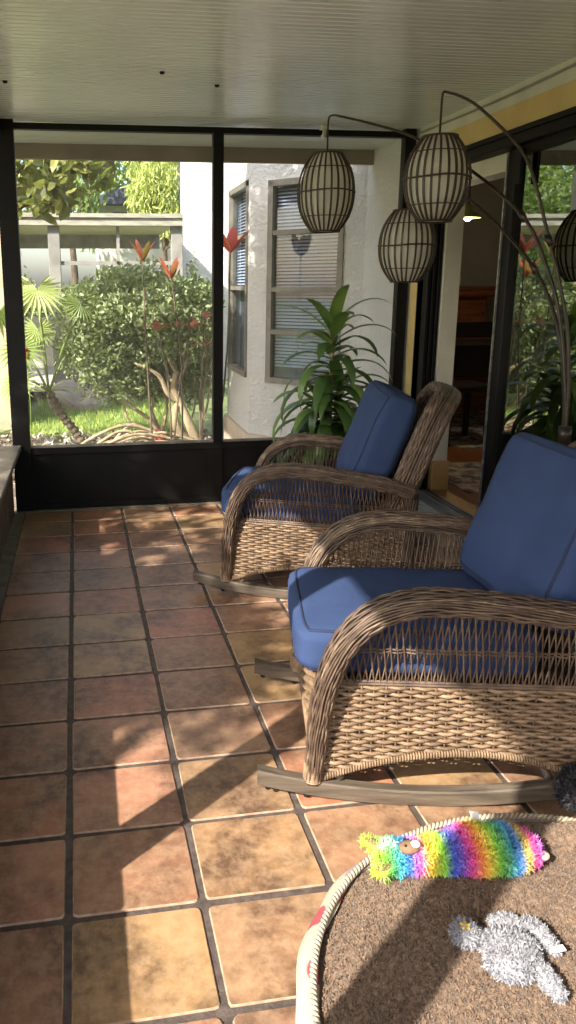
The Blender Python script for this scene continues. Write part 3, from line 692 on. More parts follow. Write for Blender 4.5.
for (A, jt), (xy, zc, hh, R_) in zip(((A1, 4), (A2, 4), (A3, 4)), LAN):
    tip = A[-1]; P = even(A, 50); ar = MB(); ar.tube(P, np.linspace(.0075, .0055, 50), 8)
    hk = np.array([xy[0], xy[1], zc+hh]); ar.tube(spline([tip, (xy[0]*.7+tip[0]*.3, xy[1]*.7+tip[1]*.3, tip[2]+.002), (xy[0], xy[1], tip[2]-.025), hk], 12), .0048, 6)
    ao = ar.build('lamp_arm', M['lamp_metal'], lp, True, LO)
    j = A[jt]; MB().tube([np.array(j)-np.array([-.004, .012, .018]), np.array(j)+np.array([-.004, .012, .018])], .0125, 10).build('arm_joint', M['lamp_metal'], ao, True, LO)
    # lantern cage
    cg = MB(); K = 26
    def prof_r(t): return R_*(.50+.50*math.cos((t)*1.02)**1.0 if False else (1-.50*abs(t)**2.3)) if t < 0 else R_*(1-.48*abs(t)**2.3)
    ts = np.linspace(-1, 1, 17)
    for k in range(K):
        a = 2*PI*k/K+random.uniform(-.02, .02); cx, cy = math.cos(a), math.sin(a); V = []
        for t in ts:
            r = prof_r(t); z = zc+hh*t; wd = .0044
            for (dr, dt) in ((-.002, -wd), (-.002, wd), (.003, wd), (.003, -wd)): V.append((xy[0]+cx*(r+dr)-cy*dt, xy[1]+cy*(r+dr)+cx*dt, z))
        Fc = [(i*4+q, i*4+(q+1) % 4, (i+1)*4+(q+1) % 4, (i+1)*4+q) for i in range(len(ts)-1) for q in range(4)]+[(0, 3, 2, 1), tuple((len(ts)-1)*4+q for q in (0, 1, 2, 3))]
        cg.add(V, Fc)
    for t, rr_ in ((-1, .0045), (-.62, .0022), (.02, .004), (.62, .0022), (1, .0045)):
        r = prof_r(t)+.003; cg.tube([(xy[0]+r*math.cos(q), xy[1]+r*math.sin(q), zc+hh*t+.003*math.sin(3*q)*(t == .02)) for q in np.linspace(0, 2*PI, 49)[:-1]], rr_, 6, closed=True)
    r = prof_r(1); cg.tube([(xy[0]-r, xy[1], zc+hh), (xy[0]+r, xy[1], zc+hh)], .003, 5); cg.tube([(xy[0], xy[1]-r, zc+hh), (xy[0], xy[1]+r, zc+hh)], .003, 5)
    so = cg.build('lantern_shade', M['rib'], lp, False, LO)
    MB().lathe([(prof_r(t)*.93-.003, zc+hh*t*.985) for t in np.linspace(-1, 1, 21)], *xy, 32).build('liner', M['liner'], so, True, LO)
# fix: the liner is open at both ends (drop end caps)
for o in [x for x in COL.objects if x.name.startswith('liner')]:
    import bmesh
    bm = bmesh.new(); bm.from_mesh(o.data); bmesh.ops.delete(bm, geom=[f for f in bm.faces if len(f.verts) > 4], context='FACES'); bm.to_mesh(o.data); bm.free()

# ceiling hook by the left lantern
hk = thing('security_camera', 'small white bracket fixed under the ceiling beside the left lantern', 'bracket', (1.42, 4.50, ZC)); HO = (1.42, 4.50, ZC)
MB().box(1.395, 1.445, 4.47, 4.53, 2.245, 2.268, .004).build('mounting_plate', M['white_wall'], hk, False, HO)
MB().tube([(1.42, 4.50, 2.25), (1.415, 4.49, 2.215), (1.40, 4.47, 2.20)], .012, 10).build('neck', M['white_wall'], hk, True, HO)
hk.name = 'ceiling_bracket'

# ================================================================== POTTED DRACAENA
PX, PY = 1.41, 4.20
pp = thing('potted_dracaena', 'tall green potted dracaena with long arching leaves in the screen corner', 'potted plant', (PX, PY, 0)); PO = (PX, PY, 0)
MB().lathe([(0, 0), (.115, 0), (.12, .01), (.155, .36), (.165, .37), (.165, .40), (.15, .40), (.145, .37), (0, .37)], PX, PY, 36).build('pot', M['pot'], pp, True, PO)
MB().lathe([(0, .375), (.145, .372)], PX, PY, 24).build('soil', M['soil'], pp, False, PO)
sm = MB(); canes = [((0, 0), (.0, .0), 1.16), ((.04, .03), (.06, .03), .80), ((-.04, -.02), (-.06, -.05), .72)]
lm = MB()
for (bx, by), (tx, ty), zt in canes:
    P = spline([(PX+bx, PY+by, .37), (PX+(bx+tx)/2, PY+(by+ty)/2, (.37+zt)/2), (PX+tx, PY+ty, zt)], 12); sm.tube(P, np.linspace(.017, .011, 12), 8)
    nl = 58 if zt > 1 else 30
    for k in range(nl):
        f = k/nl; z = zt-(.62 if zt > 1 else .30)*(1-f)**1.0; a = k*2.39996+random.uniform(-.2, .2); el = -.05+1.25*f**2.2
        t_ = (z-.37)/(zt-.37); bx_ = PX+bx+(tx-bx)*t_; by_ = PY+by+(ty-by)*t_
        ln = random.uniform(.48, .64)*(1-.38*f)
        d = (math.cos(a), math.sin(a)*.8-.05, math.tan(el)+.20)
        if math.sin(a) > .3: ln *= .60
        strap(lm, (bx_, by_, z), d, ln, random.uniform(.058, .082), random.uniform(2.0, 3.0)*(1-.45*f**2), 9, random.random()*.7+.25*f)
sm.build('stem', M['cane'], pp, True, PO)
lo = lm.build('foliage', M['leaf'], pp, True, PO)

# ================================================================== PET BED AND TOYS
BX, BY, BA, BB = .93, .985, .585, .545
bed = thing('pet_bed', 'round brown fleece pet bed with rope piping and floral side on the tiles', 'pet bed', (BX, BY, 0)); BO = (BX, BY, 0)
def bed_h(x, y):
    """top height"""
    r = math.hypot((x-BX)/BA, (y-BY)/BB)
    h = .092+.022*noise.noise(Vector((x*3.1, y*3.1, 0)))+.010*noise.noise(Vector((x*8, y*8, 3)))
    h += .030*math.exp(-((y-(BY+.44+.02*math.sin(x*9)))/.05)**2)*min(1, max(0, (x-.72)*5))
    h -= .045*max(0, r-.82)/.18 if r > .82 else 0
    return h
mb = MB(); NR, NA = 150, 420; V = [(BX, BY, bed_h(BX, BY))]; sh = [.5]
for i in range(1, NR+1):
    r = (i/NR)**.8*.965
    for k in range(NA):
        a = 2*PI*k/NA; x = BX+r*BA*math.cos(a); y = BY+r*BB*math.sin(a)
        n_ = noise.noise(Vector((x*90, y*90, 1)))*.5+noise.noise(Vector((x*170, y*170, 5)))*.5
        V.append((x, y, bed_h(x, y)+.007*n_)); sh.append(min(1, max(0, .5+n_*.9)))
Fc = [(0, 1+k, 1+(k+1) % NA) for k in range(NA)]
for i in range(NR-1): Fc += [(1+i*NA+k, 1+(i+1)*NA+k, 1+(i+1)*NA+(k+1) % NA, 1+i*NA+(k+1) % NA) for k in range(NA)]
mb.add(V, Fc, np.array(sh))
# short curls of the fleece
nc = 80000; rr = np.sqrt(RNG.random(nc))*.955; aa = RNG.random(nc)*2*PI; cx = BX+rr*BA*np.cos(aa); cy = BY+rr*BB*np.sin(aa)
keep = (cx > .2); cx = cx[keep]; cy = cy[keep]
cz = np.array([bed_h(x, y) for x, y in zip(cx, cy)]); n = len(cx); C = np.stack([cx, cy, cz-.002], 1)
d1 = RNG.normal(size=(n, 3))*np.array([1, 1, .2]); d1[:, 2] = np.abs(d1[:, 2])+1.1; d1 /= np.linalg.norm(d1, axis=1)[:, None]
d2 = RNG.normal(size=(n, 3)); d2 /= np.linalg.norm(d2, axis=1)[:, None]; sd_ = np.cross(d1, d2); sd_ /= np.linalg.norm(sd_, axis=1)[:, None]
P1 = C+d1*.006; P2 = P1+d2*.004; Vv = np.stack([C-sd_*.0016, C+sd_*.0016, P1+sd_*.0014, P1-sd_*.0014, P2], 1).reshape(-1, 3)
o_ = mb.n; mb.v.append(Vv); mb.n += 5*n; mb.sh.append(np.repeat(RNG.random(n), 5))
for k in range(n): b = o_+5*k; mb.f.append((b, b+1, b+2, b+3)); mb.f.append((b+3, b+2, b+4))
mb.build('fleece_top', M['sherpa'], bed, True, BO)
fs = MB(); prof = [(.93, .004), (1.0, .006), (1.025, .022), (1.025, .040), (1.005, .056), (.965, .066), (.95, .064)]
V = []; NA2 = 160
for r, z in prof:
    for k in range(NA2): a = 2*PI*k/NA2; q = 1+.006*math.sin(17*a); V.append((BX+r*q*BA*math.cos(a), BY+r*q*BB*math.sin(a), z))
fs.add(V, [(i*NA2+k, i*NA2+(k+1) % NA2, (i+1)*NA2+(k+1) % NA2, (i+1)*NA2+k) for i in range(len(prof)-1) for k in range(NA2)]+[tuple(range(NA2))[::-1]])
fs.build('floral_side', M['floral'], bed, True, BO)
rp = MB()
for st_ in range(2):
    pts = []
    for k in range(1600):
        a = 2*PI*k/1600; ph = a*150+st_*PI; r = .965+.0068*math.cos(ph)
        pts.append((BX+r*BA*math.cos(a), BY+r*BB*math.sin(a), .072+.004*math.sin(ph)))
    rp.tube(pts, .0045, 5, closed=True)
rp.build('rope_piping', M['rope'], bed, True, BO)

def fur(mb, pts, nrm, length, width, curl=.6, shade=None, flow=(0, 0, 0)):
    n = len(pts); d = nrm+RNG.normal(size=(n, 3))*curl+np.asarray(flow); d /= np.linalg.norm(d, axis=1)[:, None]
    d2 = d+RNG.normal(size=(n, 3))*curl+np.asarray(flow)*1.5; d2 /= np.linalg.norm(d2, axis=1)[:, None]
    s_ = np.cross(d, RNG.normal(size=(n, 3))); s_ /= np.linalg.norm(s_, axis=1)[:, None]
    L = length*(.6+.6*RNG.random(n))[:, None]; P1 = pts+d*L*.55; P2 = P1+d2*L*.5
    V = np.stack([pts-s_*width, pts+s_*width, P1+s_*width*.8, P1-s_*width*.8, P2], 1).reshape(-1, 3)
    o = mb.n; mb.v.append(V); mb.n += 5*n; mb.sh.append(np.repeat(RNG.random(n) if shade is None else shade, 5))
    for k in range(n): b = o+5*k; mb.f.append((b, b+1, b+2, b+3)); mb.f.append((b+3, b+2, b+4))
def ellip(mb, c, r, rot=0, n=0, length=.012, width=.0012, curl=.6, sub=20, shade=.3, flow=(0, 0, 0), tilt=0):
    """flattened body ellipsoid with fur strands, c centre, r radii, rot about z"""
    R = np.array(Matrix.Rotation(rot, 3, 'Z')@Matrix.Rotation(tilt, 3, 'Y')); V = []
    for i in range(sub+1):
        th = PI*i/sub
        for k in range(sub*2): a = PI*k/sub; V.append((math.sin(th)*math.cos(a), math.sin(th)*math.sin(a), math.cos(th)))
    V = (np.array(V)*np.asarray(r))@R.T+np.asarray(c); S2 = sub*2
    mb.add(V, [(i*S2+k, (i+1)*S2+k, (i+1)*S2+(k+1) % S2, i*S2+(k+1) % S2) for i in range(sub) for k in range(S2)], shade)
    if n:
        d = RNG.normal(size=(n, 3)); d /= np.linalg.norm(d, axis=1)[:, None]; d = d[d[:, 2] > -.55]
        p = (d*np.asarray(r))@R.T+np.asarray(c); nn = (d/np.asarray(r)); nn /= np.linalg.norm(nn, axis=1)[:, None]; nn = nn@R.T
        fur(mb, p, nn, length, width, curl, flow=flow)
# rainbow plush: its local x runs along the body from head (left) to tail
tx, ty = .783, 1.345
toy = thing('rainbow_plush_toy', 'shaggy rainbow striped plush toy lying on the pet bed', 'plush toy', (tx, ty, .115), math.radians(-5))
bd = MB()
for (x, y, rx, ry, rz, nf) in ((-.135, 0, .045, .034, .030, 2000), (-.09, 0, .05, .034, .030, 2000), (-.03, .004, .06, .040, .034, 2600), (.05, .014, .07, .060, .040, 4200), (.11, .012, .06, .058, .038, 3400), (.155, .010, .035, .042, .030, 1600)):
    ellip(bd, (x, y, .010), (rx, ry, rz), 0, int(nf*1.5), .017, .0018, .8, 14)
bd.build('body', M['rainbow'], toy, True)
for sy, rt in ((.028, .5), (-.028, -.5)):
    e = MB(); ellip(e, (-.175, sy*1.35, .014), (.030, .016, .008), rt*-1, 260, .014, .001, .5, 10); eo = e.build('ear', M['rainbow'], toy, True)
    e2 = MB(); ellip(e2, (-.176, sy*1.35, .021), (.022, .010, .004), rt*-1, 0, sub=8); e2.build('inner_ear', M['plush_brown'], eo, True)
mz = MB(); ellip(mz, (-.112, -.010, .044), (.026, .018, .012), .2, 0, sub=12); mo = mz.build('face_patch', M['plush_brown'], toy, True)
nz_ = MB(); ellip(nz_, (-.100, -.013, .054), (.011, .010, .006), .2, 0, sub=10); nz_.build('muzzle', M['plush_white'], mo, True)
ey = MB(); ellip(ey, (-.124, -.018, .055), (.003, .003, .003), 0, 0, sub=6); ellip(ey, (-.120, .002, .055), (.003, .003, .003), 0, 0, sub=6); ey.build('eye', M['eye'], mo, True)
wt = MB(); ellip(wt, (-.152, .004, .036), (.018, .010, .010), 0, 300, .012, .001, .5, 8); wt.build('white_tuft', M['plush_white'], toy, True)
tl = MB(); ellip(tl, (.195, -.010, .006), (.016, .012, .009), 0, 0, sub=8); tl.build('foot', M['plush_tan'], toy, True)
tgm = MB(); tgm.add([(.062, .060, .03), (.082, .058, .03), (.084, .084, .050), (.064, .086, .050)], [(0, 1, 2, 3)]); tgm.add([(.062, .060, .031), (.082, .058, .031), (.084, .084, .0515), (.064, .086, .0515)], [(3, 2, 1, 0)]); tgm.build('fabric_tag', M['plush_white'], toy)
# grey lamb
lb = thing('lamb_plush_toy', 'pale grey curly plush toy with floppy limbs on the pet bed', 'plush toy', (.775, 1.105, .105), 0)
lm_ = MB()
ellip(lm_, (-.002, .0, .012), (.052, .042, .028), -.35, 3600, .011, .0016, 1.0, 16, .5)
ellip(lm_, (-.02, -.030, .010), (.045, .030, .022), -.3, 1400, .011, .0016, 1.0, 12, .5)
lm_.build('body', M['lambfur'], lb, True)
h_ = MB(); ellip(h_, (-.072, .045, .014), (.026, .024, .020), 0, 1100, .012, .0014, .9, 12, .5); ho = h_.build('head', M['lambfur'], lb, True)
s_ = MB()
for k in range(5): a = 2*PI*k/5; ellip(s_, (-.073+.006*math.cos(a), .044+.006*math.sin(a), .035), (.006, .003, .003), a, 0, sub=6)
s_.build('embroidered_star', M['yellow_star'], ho, True)
for (x, y, rx, ry, rt) in ((.030, .056, .040, .019, -.45), (.076, .024, .044, .018, -1.35), (.032, -.066, .044, .018, -1.50)):
    e = MB(); ellip(e, (x, y, .010), (rx, ry, .014), rt, 1000, .009, .0015, 1.0, 12, .5); e.build('limb', M['lambfur'], lb, True)
tg_ = MB(); tg_.box(.072, .100, -.022, -.010, .016, .019); tg_.build('fabric_tag', M['plush_white'], lb)
# black curly furry bundle of unknown kind at the right edge of the bed
bf_ = thing('furry_bundle', 'black curly furry bundle at the right edge of the pet bed, cut by the frame', 'plush toy', (1.215, 1.50, .125), 0)
e = MB(); ellip(e, (0, 0, 0), (.075, .065, .055), .2, 4200, .016, .0022, 1.1, 16, .2); ellip(e, (.06, -.05, -.01), (.07, .06, .045), 0, 2400, .016, .0022, 1.1, 12, .2)
e.build('body', M['blackfur'], bf_, True)

# ================================================================== INTERIOR THINGS
hu = thing('wooden_hutch', 'brown wooden hutch against the far wall, seen through the open door', 'cabinet', (3.72, 7.25, .1)); O_ = (3.72, 7.25, .1)
h = MB(); h.box(3.32, 4.00, 6.98, 7.5, .1, .86); h.box(3.36, 3.96, 7.10, 7.5, .86, 1.24); h.build('body', M['wood'], hu, off=O_)
h = MB(); h.box(3.28, 4.05, 7.0, 7.52, 1.24, 1.30, .015); h.box(3.31, 4.02, 7.04, 7.52, 1.30, 1.34, .01); h.build('cornice', M['wood'], hu, off=O_)
for x in (3.40, 3.69):
    h = MB(); h.box(x, x+.25, 7.08, 7.10, .90, 1.20, .006); d_ = h.build('door', M['wood'], hu, off=O_); MB().lathe([(0, 0), (.01, 0), (.012, .01), (0, .012)], x+.22, 7.07, 10).move(0, 0, 1.08).build('knob', M['dark_wood'], d_, off=O_)
bsk = thing('draped_ornament', 'small pale draped ornament on top of the wooden hutch', 'ornament', (3.62, 7.2, 1.34)); e = MB(); ellip(e, (0, 0, .04), (.11, .06, .05), .2, sub=10); ellip(e, (.06, 0, .07), (.04, .04, .06), 0, sub=8); e.build('drape', M['plush_tan'], bsk, True)
tb = thing('dark_dining_table', 'dark wooden dining table in the room beyond the open door', 'table', (3.35, 6.2, .1)); O_ = (3.35, 6.2, .1)
MB().box(2.75, 4.0, 5.9, 6.7, .82, .86, .01).build('tabletop', M['dark_wood'], tb, off=O_)
for x in (2.80, 3.9):
    for y in (5.95, 6.6): MB().box(x, x+.06, y, y+.06, .1, .82).build('leg', M['dark_wood'], tb, off=O_)
def dchair(x, y, label):
    d_ = thing('dining_chair', label, 'chair', (x, y, .1), 0, 'dark dining chairs inside')
    MB().box(-.2, .2, -.2, .2, .43, .48, .01).build('seat', M['dark_wood'], d_)
    b = MB(); b.box(-.2, -.16, -.2, -.17, .48, .98); b.box(.16, .2, -.2, -.17, .48, .98); b.box(-.2, .2, -.2, -.175, .86, .98); b.box(-.16, .16, -.19, -.18, .55, .8); b.build('backrest', M['dark_wood'], d_)
    for sx in (-.19, .15):
        for sy in (-.19, .15): MB().box(sx, sx+.04, sy, sy+.04, 0, .43).build('leg', M['dark_wood'], d_)
dchair(3.0, 5.7, 'dark wooden dining chair on the near side of the dining table indoors'); 
rg = MB(); rg.box(2.32, 3.05, 4.2, 4.95, .10, .108); tag(rg.build('doorway_rug', M['rug']), 'grey patterned rug just inside the open sliding door', 'rug')
rg = MB(); rg.box(2.9, 4.4, 5.4, 7.0, .10, .108); tag(rg.build('dining_rug', M['rug']), 'patterned rug under the dining table in the dark room', 'rug')
pl = thing('pendant_lamp', 'lit pendant lamp with green glass rim hanging indoors beyond the open door', 'pendant lamp', (2.86, 5.5, 1.83)); O_ = (2.86, 5.5, 1.83)
MB().lathe([(.02, 1.95), (.03, 1.90), (.095, 1.855), (.098, 1.845), (.09, 1.845), (.02, 1.88)], 2.86, 5.5, 32).build('shade', M['lampshade'], pl, True, O_)
MB().tube([(2.86, 5.5, 1.93), (2.865, 5.5, 2.1), (2.855, 5.5, 2.25), (2.86, 5.5, 2.44)], .006, 8).build('cord', M['dark_wood'], pl, True, O_)
e = MB(); ellip(e, (2.86, 5.5, 1.85), (.032, .032, .026), 0, sub=12); e.build('bulb', M['bulb'], pl, True, O_)
L = bpy.data.lights.new('pendant_light', 'POINT'); L.energy = 15; L.color = (1, .8, .55); L.shadow_soft_size = .05; lo_ = bpy.data.objects.new('pendant_light', L); COL.objects.link(lo_); lo_.location = (2.86, 5.5, 1.79)

# ================================================================== THE NEIGHBOURING WALLS
# stucco bay of the house
bay = MB()
A = (1.333, 6.067); B = (2.05, 5.35)
def slab(mb, p, q, z0, z1, t=.12):
    dx, dy = q[0]-p[0], q[1]-p[1]; l = math.hypot(dx, dy); nx, ny = dy/l*t, -dx/l*t
    V = [(p[0], p[1], z0), (q[0], q[1], z0), (q[0]+nx, q[1]+ny, z0), (p[0]+nx, p[1]+ny, z0)]; V += [(a, b, z1) for a, b, _ in V]
    mb.add(V, [(3, 2, 1, 0), (4, 5, 6, 7), (0, 1, 5, 4), (1, 2, 6, 5), (2, 3, 7, 6), (3, 0, 4, 7)])
# front face runs A..B (45 degrees), opening for the window; build around it
def along(p, q, t): return (p[0]+(q[0]-p[0])*t, p[1]+(q[1]-p[1])*t)
def face_with_window(mb, p, q, z0, z1, ta, tb_, wa, wb):
    slab(mb, p, along(p, q, ta), z0, z1, .12); slab(mb, along(p, q, tb_), q, z0, z1, .12)
    slab(mb, along(p, q, ta), along(p, q, tb_), z0, wa, .12); slab(mb, along(p, q, ta), along(p, q, tb_), wb, z1, .12)
def tpar(x): return (x-A[0])/(B[0]-A[0])
face_with_window(bay, B, A, -.15, 3.0, 1-tpar(1.90), 1-tpar(1.455), .60, 2.14)
Cc = (1.333, 7.02)
face_with_window(bay, A, Cc, -.15, 3.0, .10, .90, .62, 2.17)
slab(bay, Cc, (2.3, 7.7), -.15, 3.0, .12)
bay.box(2.022, 2.12, 4.66, 5.40, -.15, 3.0)
struct(bay.build('wall_bay', M['stucco']))
bl = MB(); slab(bl, (B[0]-.03, B[1]-.02), (A[0]-.03, A[1]-.013), -.15, .15, .03); slab(bl, (A[0]-.03, A[1]-.01), (1.303, 7.05), -.15, .15, .03)
struct(bl.build('trim_21', M['beige']))
def bay_window(k, p, q, t0, t1, z0, z1, rails, blind_z):
    a, b = along(p, q, t0), along(p, q, t1); dx, dy = b[0]-a[0], b[1]-a[1]; l = math.hypot(dx, dy); ux, uy = dx/l, dy/l; nx, ny = uy, -ux   # outward is -n
    def bar(mb, s0, s1, za, zb, d0, d1):
        V = []
        for z in (za, zb):
            for s_, d in ((s0, d0), (s1, d0), (s1, d1), (s0, d1)): V.append((a[0]+ux*s_+nx*d, a[1]+uy*s_+ny*d, z))
        mb.add(V, [(3, 2, 1, 0), (4, 5, 6, 7), (0, 1, 5, 4), (1, 2, 6, 5), (2, 3, 7, 6), (3, 0, 4, 7)])
    fr_ = MB(); e = .035
    bar(fr_, -.01, e, z0, z1, -.015, .05); bar(fr_, l-e, l+.01, z0, z1, -.015, .05); bar(fr_, -.01, l+.01, z0-.01, z0+e, -.02, .05); bar(fr_, -.01, l+.01, z1-e, z1+.01, -.015, .05)
    for z in rails: bar(fr_, e, l-e, z-.018, z+.018, -.01, .04)
    w_ = struct(fr_.build('window_%d' % k, M['win_frame']))
    gm_ = MB(); bar(gm_, e, l-e, z0+e, z1-e, -(-.02), .024); gm_.build('pane', M['win_glass'], w_)
    bm_ = MB(); z = blind_z
    while z < z1-.05:
        V = [(a[0]+ux*s_+nx*d, a[1]+uy*s_+ny*d, z+dz) for s_, d, dz in ((e, .055, 0), (l-e, .055, 0), (l-e, .075, .016), (e, .075, .016))]; bm_.add(V, [(0, 1, 2, 3)]); z += .026
    bm_.build('blind', M['blind'], w_)
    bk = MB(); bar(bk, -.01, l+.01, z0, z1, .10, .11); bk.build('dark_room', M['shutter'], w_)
NXF = 1
bay_window(3, B, A, 1-tpar(1.90), 1-tpar(1.455), .60, 2.14, (1.33, 1.76, 1.0), .72)
bay_window(4, A, Cc, .10, .90, .62, 2.17, (1.34, 1.76), 1.34)
# far house wall, bright in the sun
wm = MB(); wm.box(1.557, 6.0, 12.0, 12.2, -.15, 4.5); struct(wm.build('wall_far', M['white_stucco']))
wn = MB(); wn.box(1.86, 2.06, 11.955, 12.0, -.02, 1.05); sh_ = tag(wn.build('window_shutter', M['shutter']), 'narrow grey louvred shutter on the white wall beyond the stems', 'shutter')
ow = MB(); ow.box(-3.2, -.66, 8.2, 8.35, -.15, 3.2); struct(ow.build('wall_outside', M['tan_wall']))
# neighbour's covered porch
po = thing('neighbour_porch', 'weathered grey roofed porch behind the shrubs', 'porch', (0, 10, -.15)); O_ = (0, 10, -.15)
r_ = MB(); r_.box(-2.9, 1.30, 9.98, 10.06, 2.10, 2.24, .006); r_.box(-2.9, 1.30, 9.95, 9.99, 2.20, 2.25); r_.build('fascia', M['fascia'], po, off=O_)
r_ = MB(); r_.box(-2.9, 1.28, 10.06, 13.0, 2.16, 2.24); r_.build('roof', M['soffit'], po, off=O_)
r_ = MB(); r_.box(-2.9, 1.28, 12.8, 12.9, 1.95, 2.16); r_.build('rear_beam', M['grey_paint'], po, off=O_)
for x in (-.42, 1.16, -2.8):
    r_ = MB(); r_.box(x, x+.15, 10.06, 10.2, -.15, 2.16, .006); r_.build('post', M['grey_paint'], po, off=O_)
r_ = MB()
for z in (.75, 1.62): r_.box(-.27, 1.16, 10.1, 10.14, z, z+.05)
r_.box(.45, .49, 10.1, 10.14, -.15, 2.16); r_.build('screen_rail', M['grey_paint'], po, off=O_)
r_ = MB(); r_.box(-2.9, 1.28, 10.0, 13.0, .0, .03); r_.build('slab', M['pale_concrete'], po, off=O_)  # floor slab added to keep the bounce light under the porch neutral
r_ = MB(); r_.box(-2.9, 1.28, 12.95, 13.05, -.15, .85); r_.build('back_wall', M['white_wall'], po, off=O_)
# dark-roofed house beyond
ho_ = thing('house', 'grey-roofed house beyond the porch and trees', 'house', (2, 19, -.15)); O_ = (2, 19, -.15)
r_ = MB(); r_.box(.4, 5.6, 18.3, 22, -.15, 3.2); r_.build('wall', M['white_wall'], ho_, off=O_)
r_ = MB(); r_.add([(.1, 17.9, 3.15), (5.9, 17.9, 3.15), (5.9, 22.4, 3.15), (.1, 22.4, 3.15), (3.0, 17.9, 4.5), (3.0, 22.4, 4.5)], [(0, 1, 4), (3, 5, 2), (0, 4, 5, 3), (1, 2, 5, 4), (0, 3, 2, 1)]); r_.build('roof', M['dark_roof'], ho_, off=O_)
for x in (.75, 1.55):
    r_ = MB(); r_.box(x, x+.5, 18.26, 18.3, 2.35, 3.0); r_.build('window', M['shutter'], ho_, off=O_)

# ================================================================== GARDEN
ln = MB(); ln.box(-60, 40, 4.66, 90, -.35, -.15); ln.box(-60, -.56, -40, 4.66, -.35, -.15); struct(ln.build('ground', M['lawn']))
struct(MB().box(-5.0, -.56, -6, 4.66, -.149, -.12).build('bounce_paving', M['concrete']))  # paving added so the ground bounces neutral light instead of lawn green
md = MB(); V = []; NX_, NY_ = 60, 60
for i in range(NX_+1):
    for j in range(NY_+1):
        x = -.9+3.2*i/NX_; y = 4.68+2.9*j/NY_; x = min(x, 7.3-y if y < 6.1 else 1.20, 1.98); V.append((x, y, -.14+.06*noise.noise(Vector((x*2, y*2, 0)))+.03*noise.noise(Vector((x*9, y*9, 0)))+.02))
md.add(V, [(i*(NY_+1)+j, (i+1)*(NY_+1)+j, (i+1)*(NY_+1)+j+1, i*(NY_+1)+j+1) for i in range(NX_) for j in range(NY_)])
tag(md.build('mulch_bed', M['mulch'], smooth=True), 'mulched planting bed outside the screen', 'mulch', kind='stuff')
ch = MB(); n = 2200; C = np.stack([RNG.uniform(-.85, 1.2, n), RNG.uniform(5.6, 7.5, n), RNG.uniform(-.13, -.07, n)], 1); leaves(ch, C, .06, .5)
tag(ch.build('leaf_litter', M['chip']), 'pale leaf litter and bark chips on the mulch', 'litter', kind='stuff')
gr = MB(); n = 15000; gx = RNG.uniform(-.62, 1.2, n); gy = 7.45+RNG.random(n)**1.4*5.0; gl_ = RNG.uniform(.04, .11, n); an = RNG.random(n)*2*PI
bx = np.stack([gx, gy, np.full(n, -.15)], 1); sd2 = np.stack([np.cos(an), np.sin(an), np.zeros(n)], 1)*.006; tip = bx+np.stack([RNG.normal(size=n)*.03, RNG.normal(size=n)*.03, gl_], 1)
gr.v.append(np.stack([bx-sd2, bx+sd2, tip], 1).reshape(-1, 3)); gr.sh.append(np.repeat(RNG.random(n), 3)); gr.f = [(3*k, 3*k+1, 3*k+2) for k in range(n)]; gr.n = 3*n
tag(gr.build('lawn_grass', M['grass']), 'bright green lawn grass behind the planting bed', 'grass', kind='stuff')

def branchy(mb, base, top_pts, r0, wob=.06):
    for tp in top_pts:
        b = np.array(base, float); t = np.array(tp, float); mid = (b+t)/2+RNG.normal(size=3)*wob; q1 = b+(mid-b)*.5+RNG.normal(size=3)*wob*.5
        mb.tube(spline([b, q1, mid, t], 10), np.linspace(r0, r0*.3, 10), 7)
# big variegated shrub, shading put into its lower clumps as darker leaves
sb = thing('large_shrub', 'large rounded pale-green shrub with twisting trunks filling the left screen', 'shrub', (.95, 6.8, -.12)); O_ = (.95, 6.8, -.12)
fl = MB(); 
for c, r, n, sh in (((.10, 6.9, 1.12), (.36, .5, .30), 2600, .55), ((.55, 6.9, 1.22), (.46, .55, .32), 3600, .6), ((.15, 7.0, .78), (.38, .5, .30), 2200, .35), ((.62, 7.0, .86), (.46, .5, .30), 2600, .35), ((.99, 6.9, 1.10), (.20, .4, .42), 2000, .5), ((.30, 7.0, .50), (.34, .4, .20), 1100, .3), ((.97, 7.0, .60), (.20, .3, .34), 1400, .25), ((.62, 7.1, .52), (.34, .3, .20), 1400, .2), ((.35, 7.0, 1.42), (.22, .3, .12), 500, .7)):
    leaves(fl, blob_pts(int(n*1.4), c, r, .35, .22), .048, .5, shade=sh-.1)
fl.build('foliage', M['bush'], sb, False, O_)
bk = MB()
bk.tube(spline([(1.02, 6.75, -.12), (.93, 6.72, .10), (.83, 6.72, .33), (.78, 6.7, .45), (.80, 6.7, .60)], 16), np.linspace(.05, .026, 16), 9)
bk.tube(spline([(.83, 6.72, .33), (.72, 6.7, .42), (.66, 6.68, .56), (.55, 6.66, .64), (.42, 6.66, .70)], 12), np.linspace(.030, .010, 12), 8)
bk.tube(spline([(.99, 6.78, -.12), (.82, 6.7, .06), (.78, 6.7, .24), (.84, 6.72, .33)], 12), np.linspace(.045, .03, 12), 9)
branchy(bk, (.80, 6.7, .5), [(.60, 6.9, .95), (.95, 6.8, 1.0), (.80, 6.9, 1.15), (.7, 6.7, .8)], .02)
branchy(bk, (1.05, 6.85, -.1), [(1.12, 6.8, .9), (1.0, 6.8, .8), (1.14, 6.8, .7)], .018)
branchy(bk, (.72, 7.0, -.1), [(.3, 7.0, .6), (.5, 7.0, .7), (.1, 7.0, .7), (.62, 7.1, .6)], .026, .09)
bk.build('trunk', M['bark'], sb, True, O_)
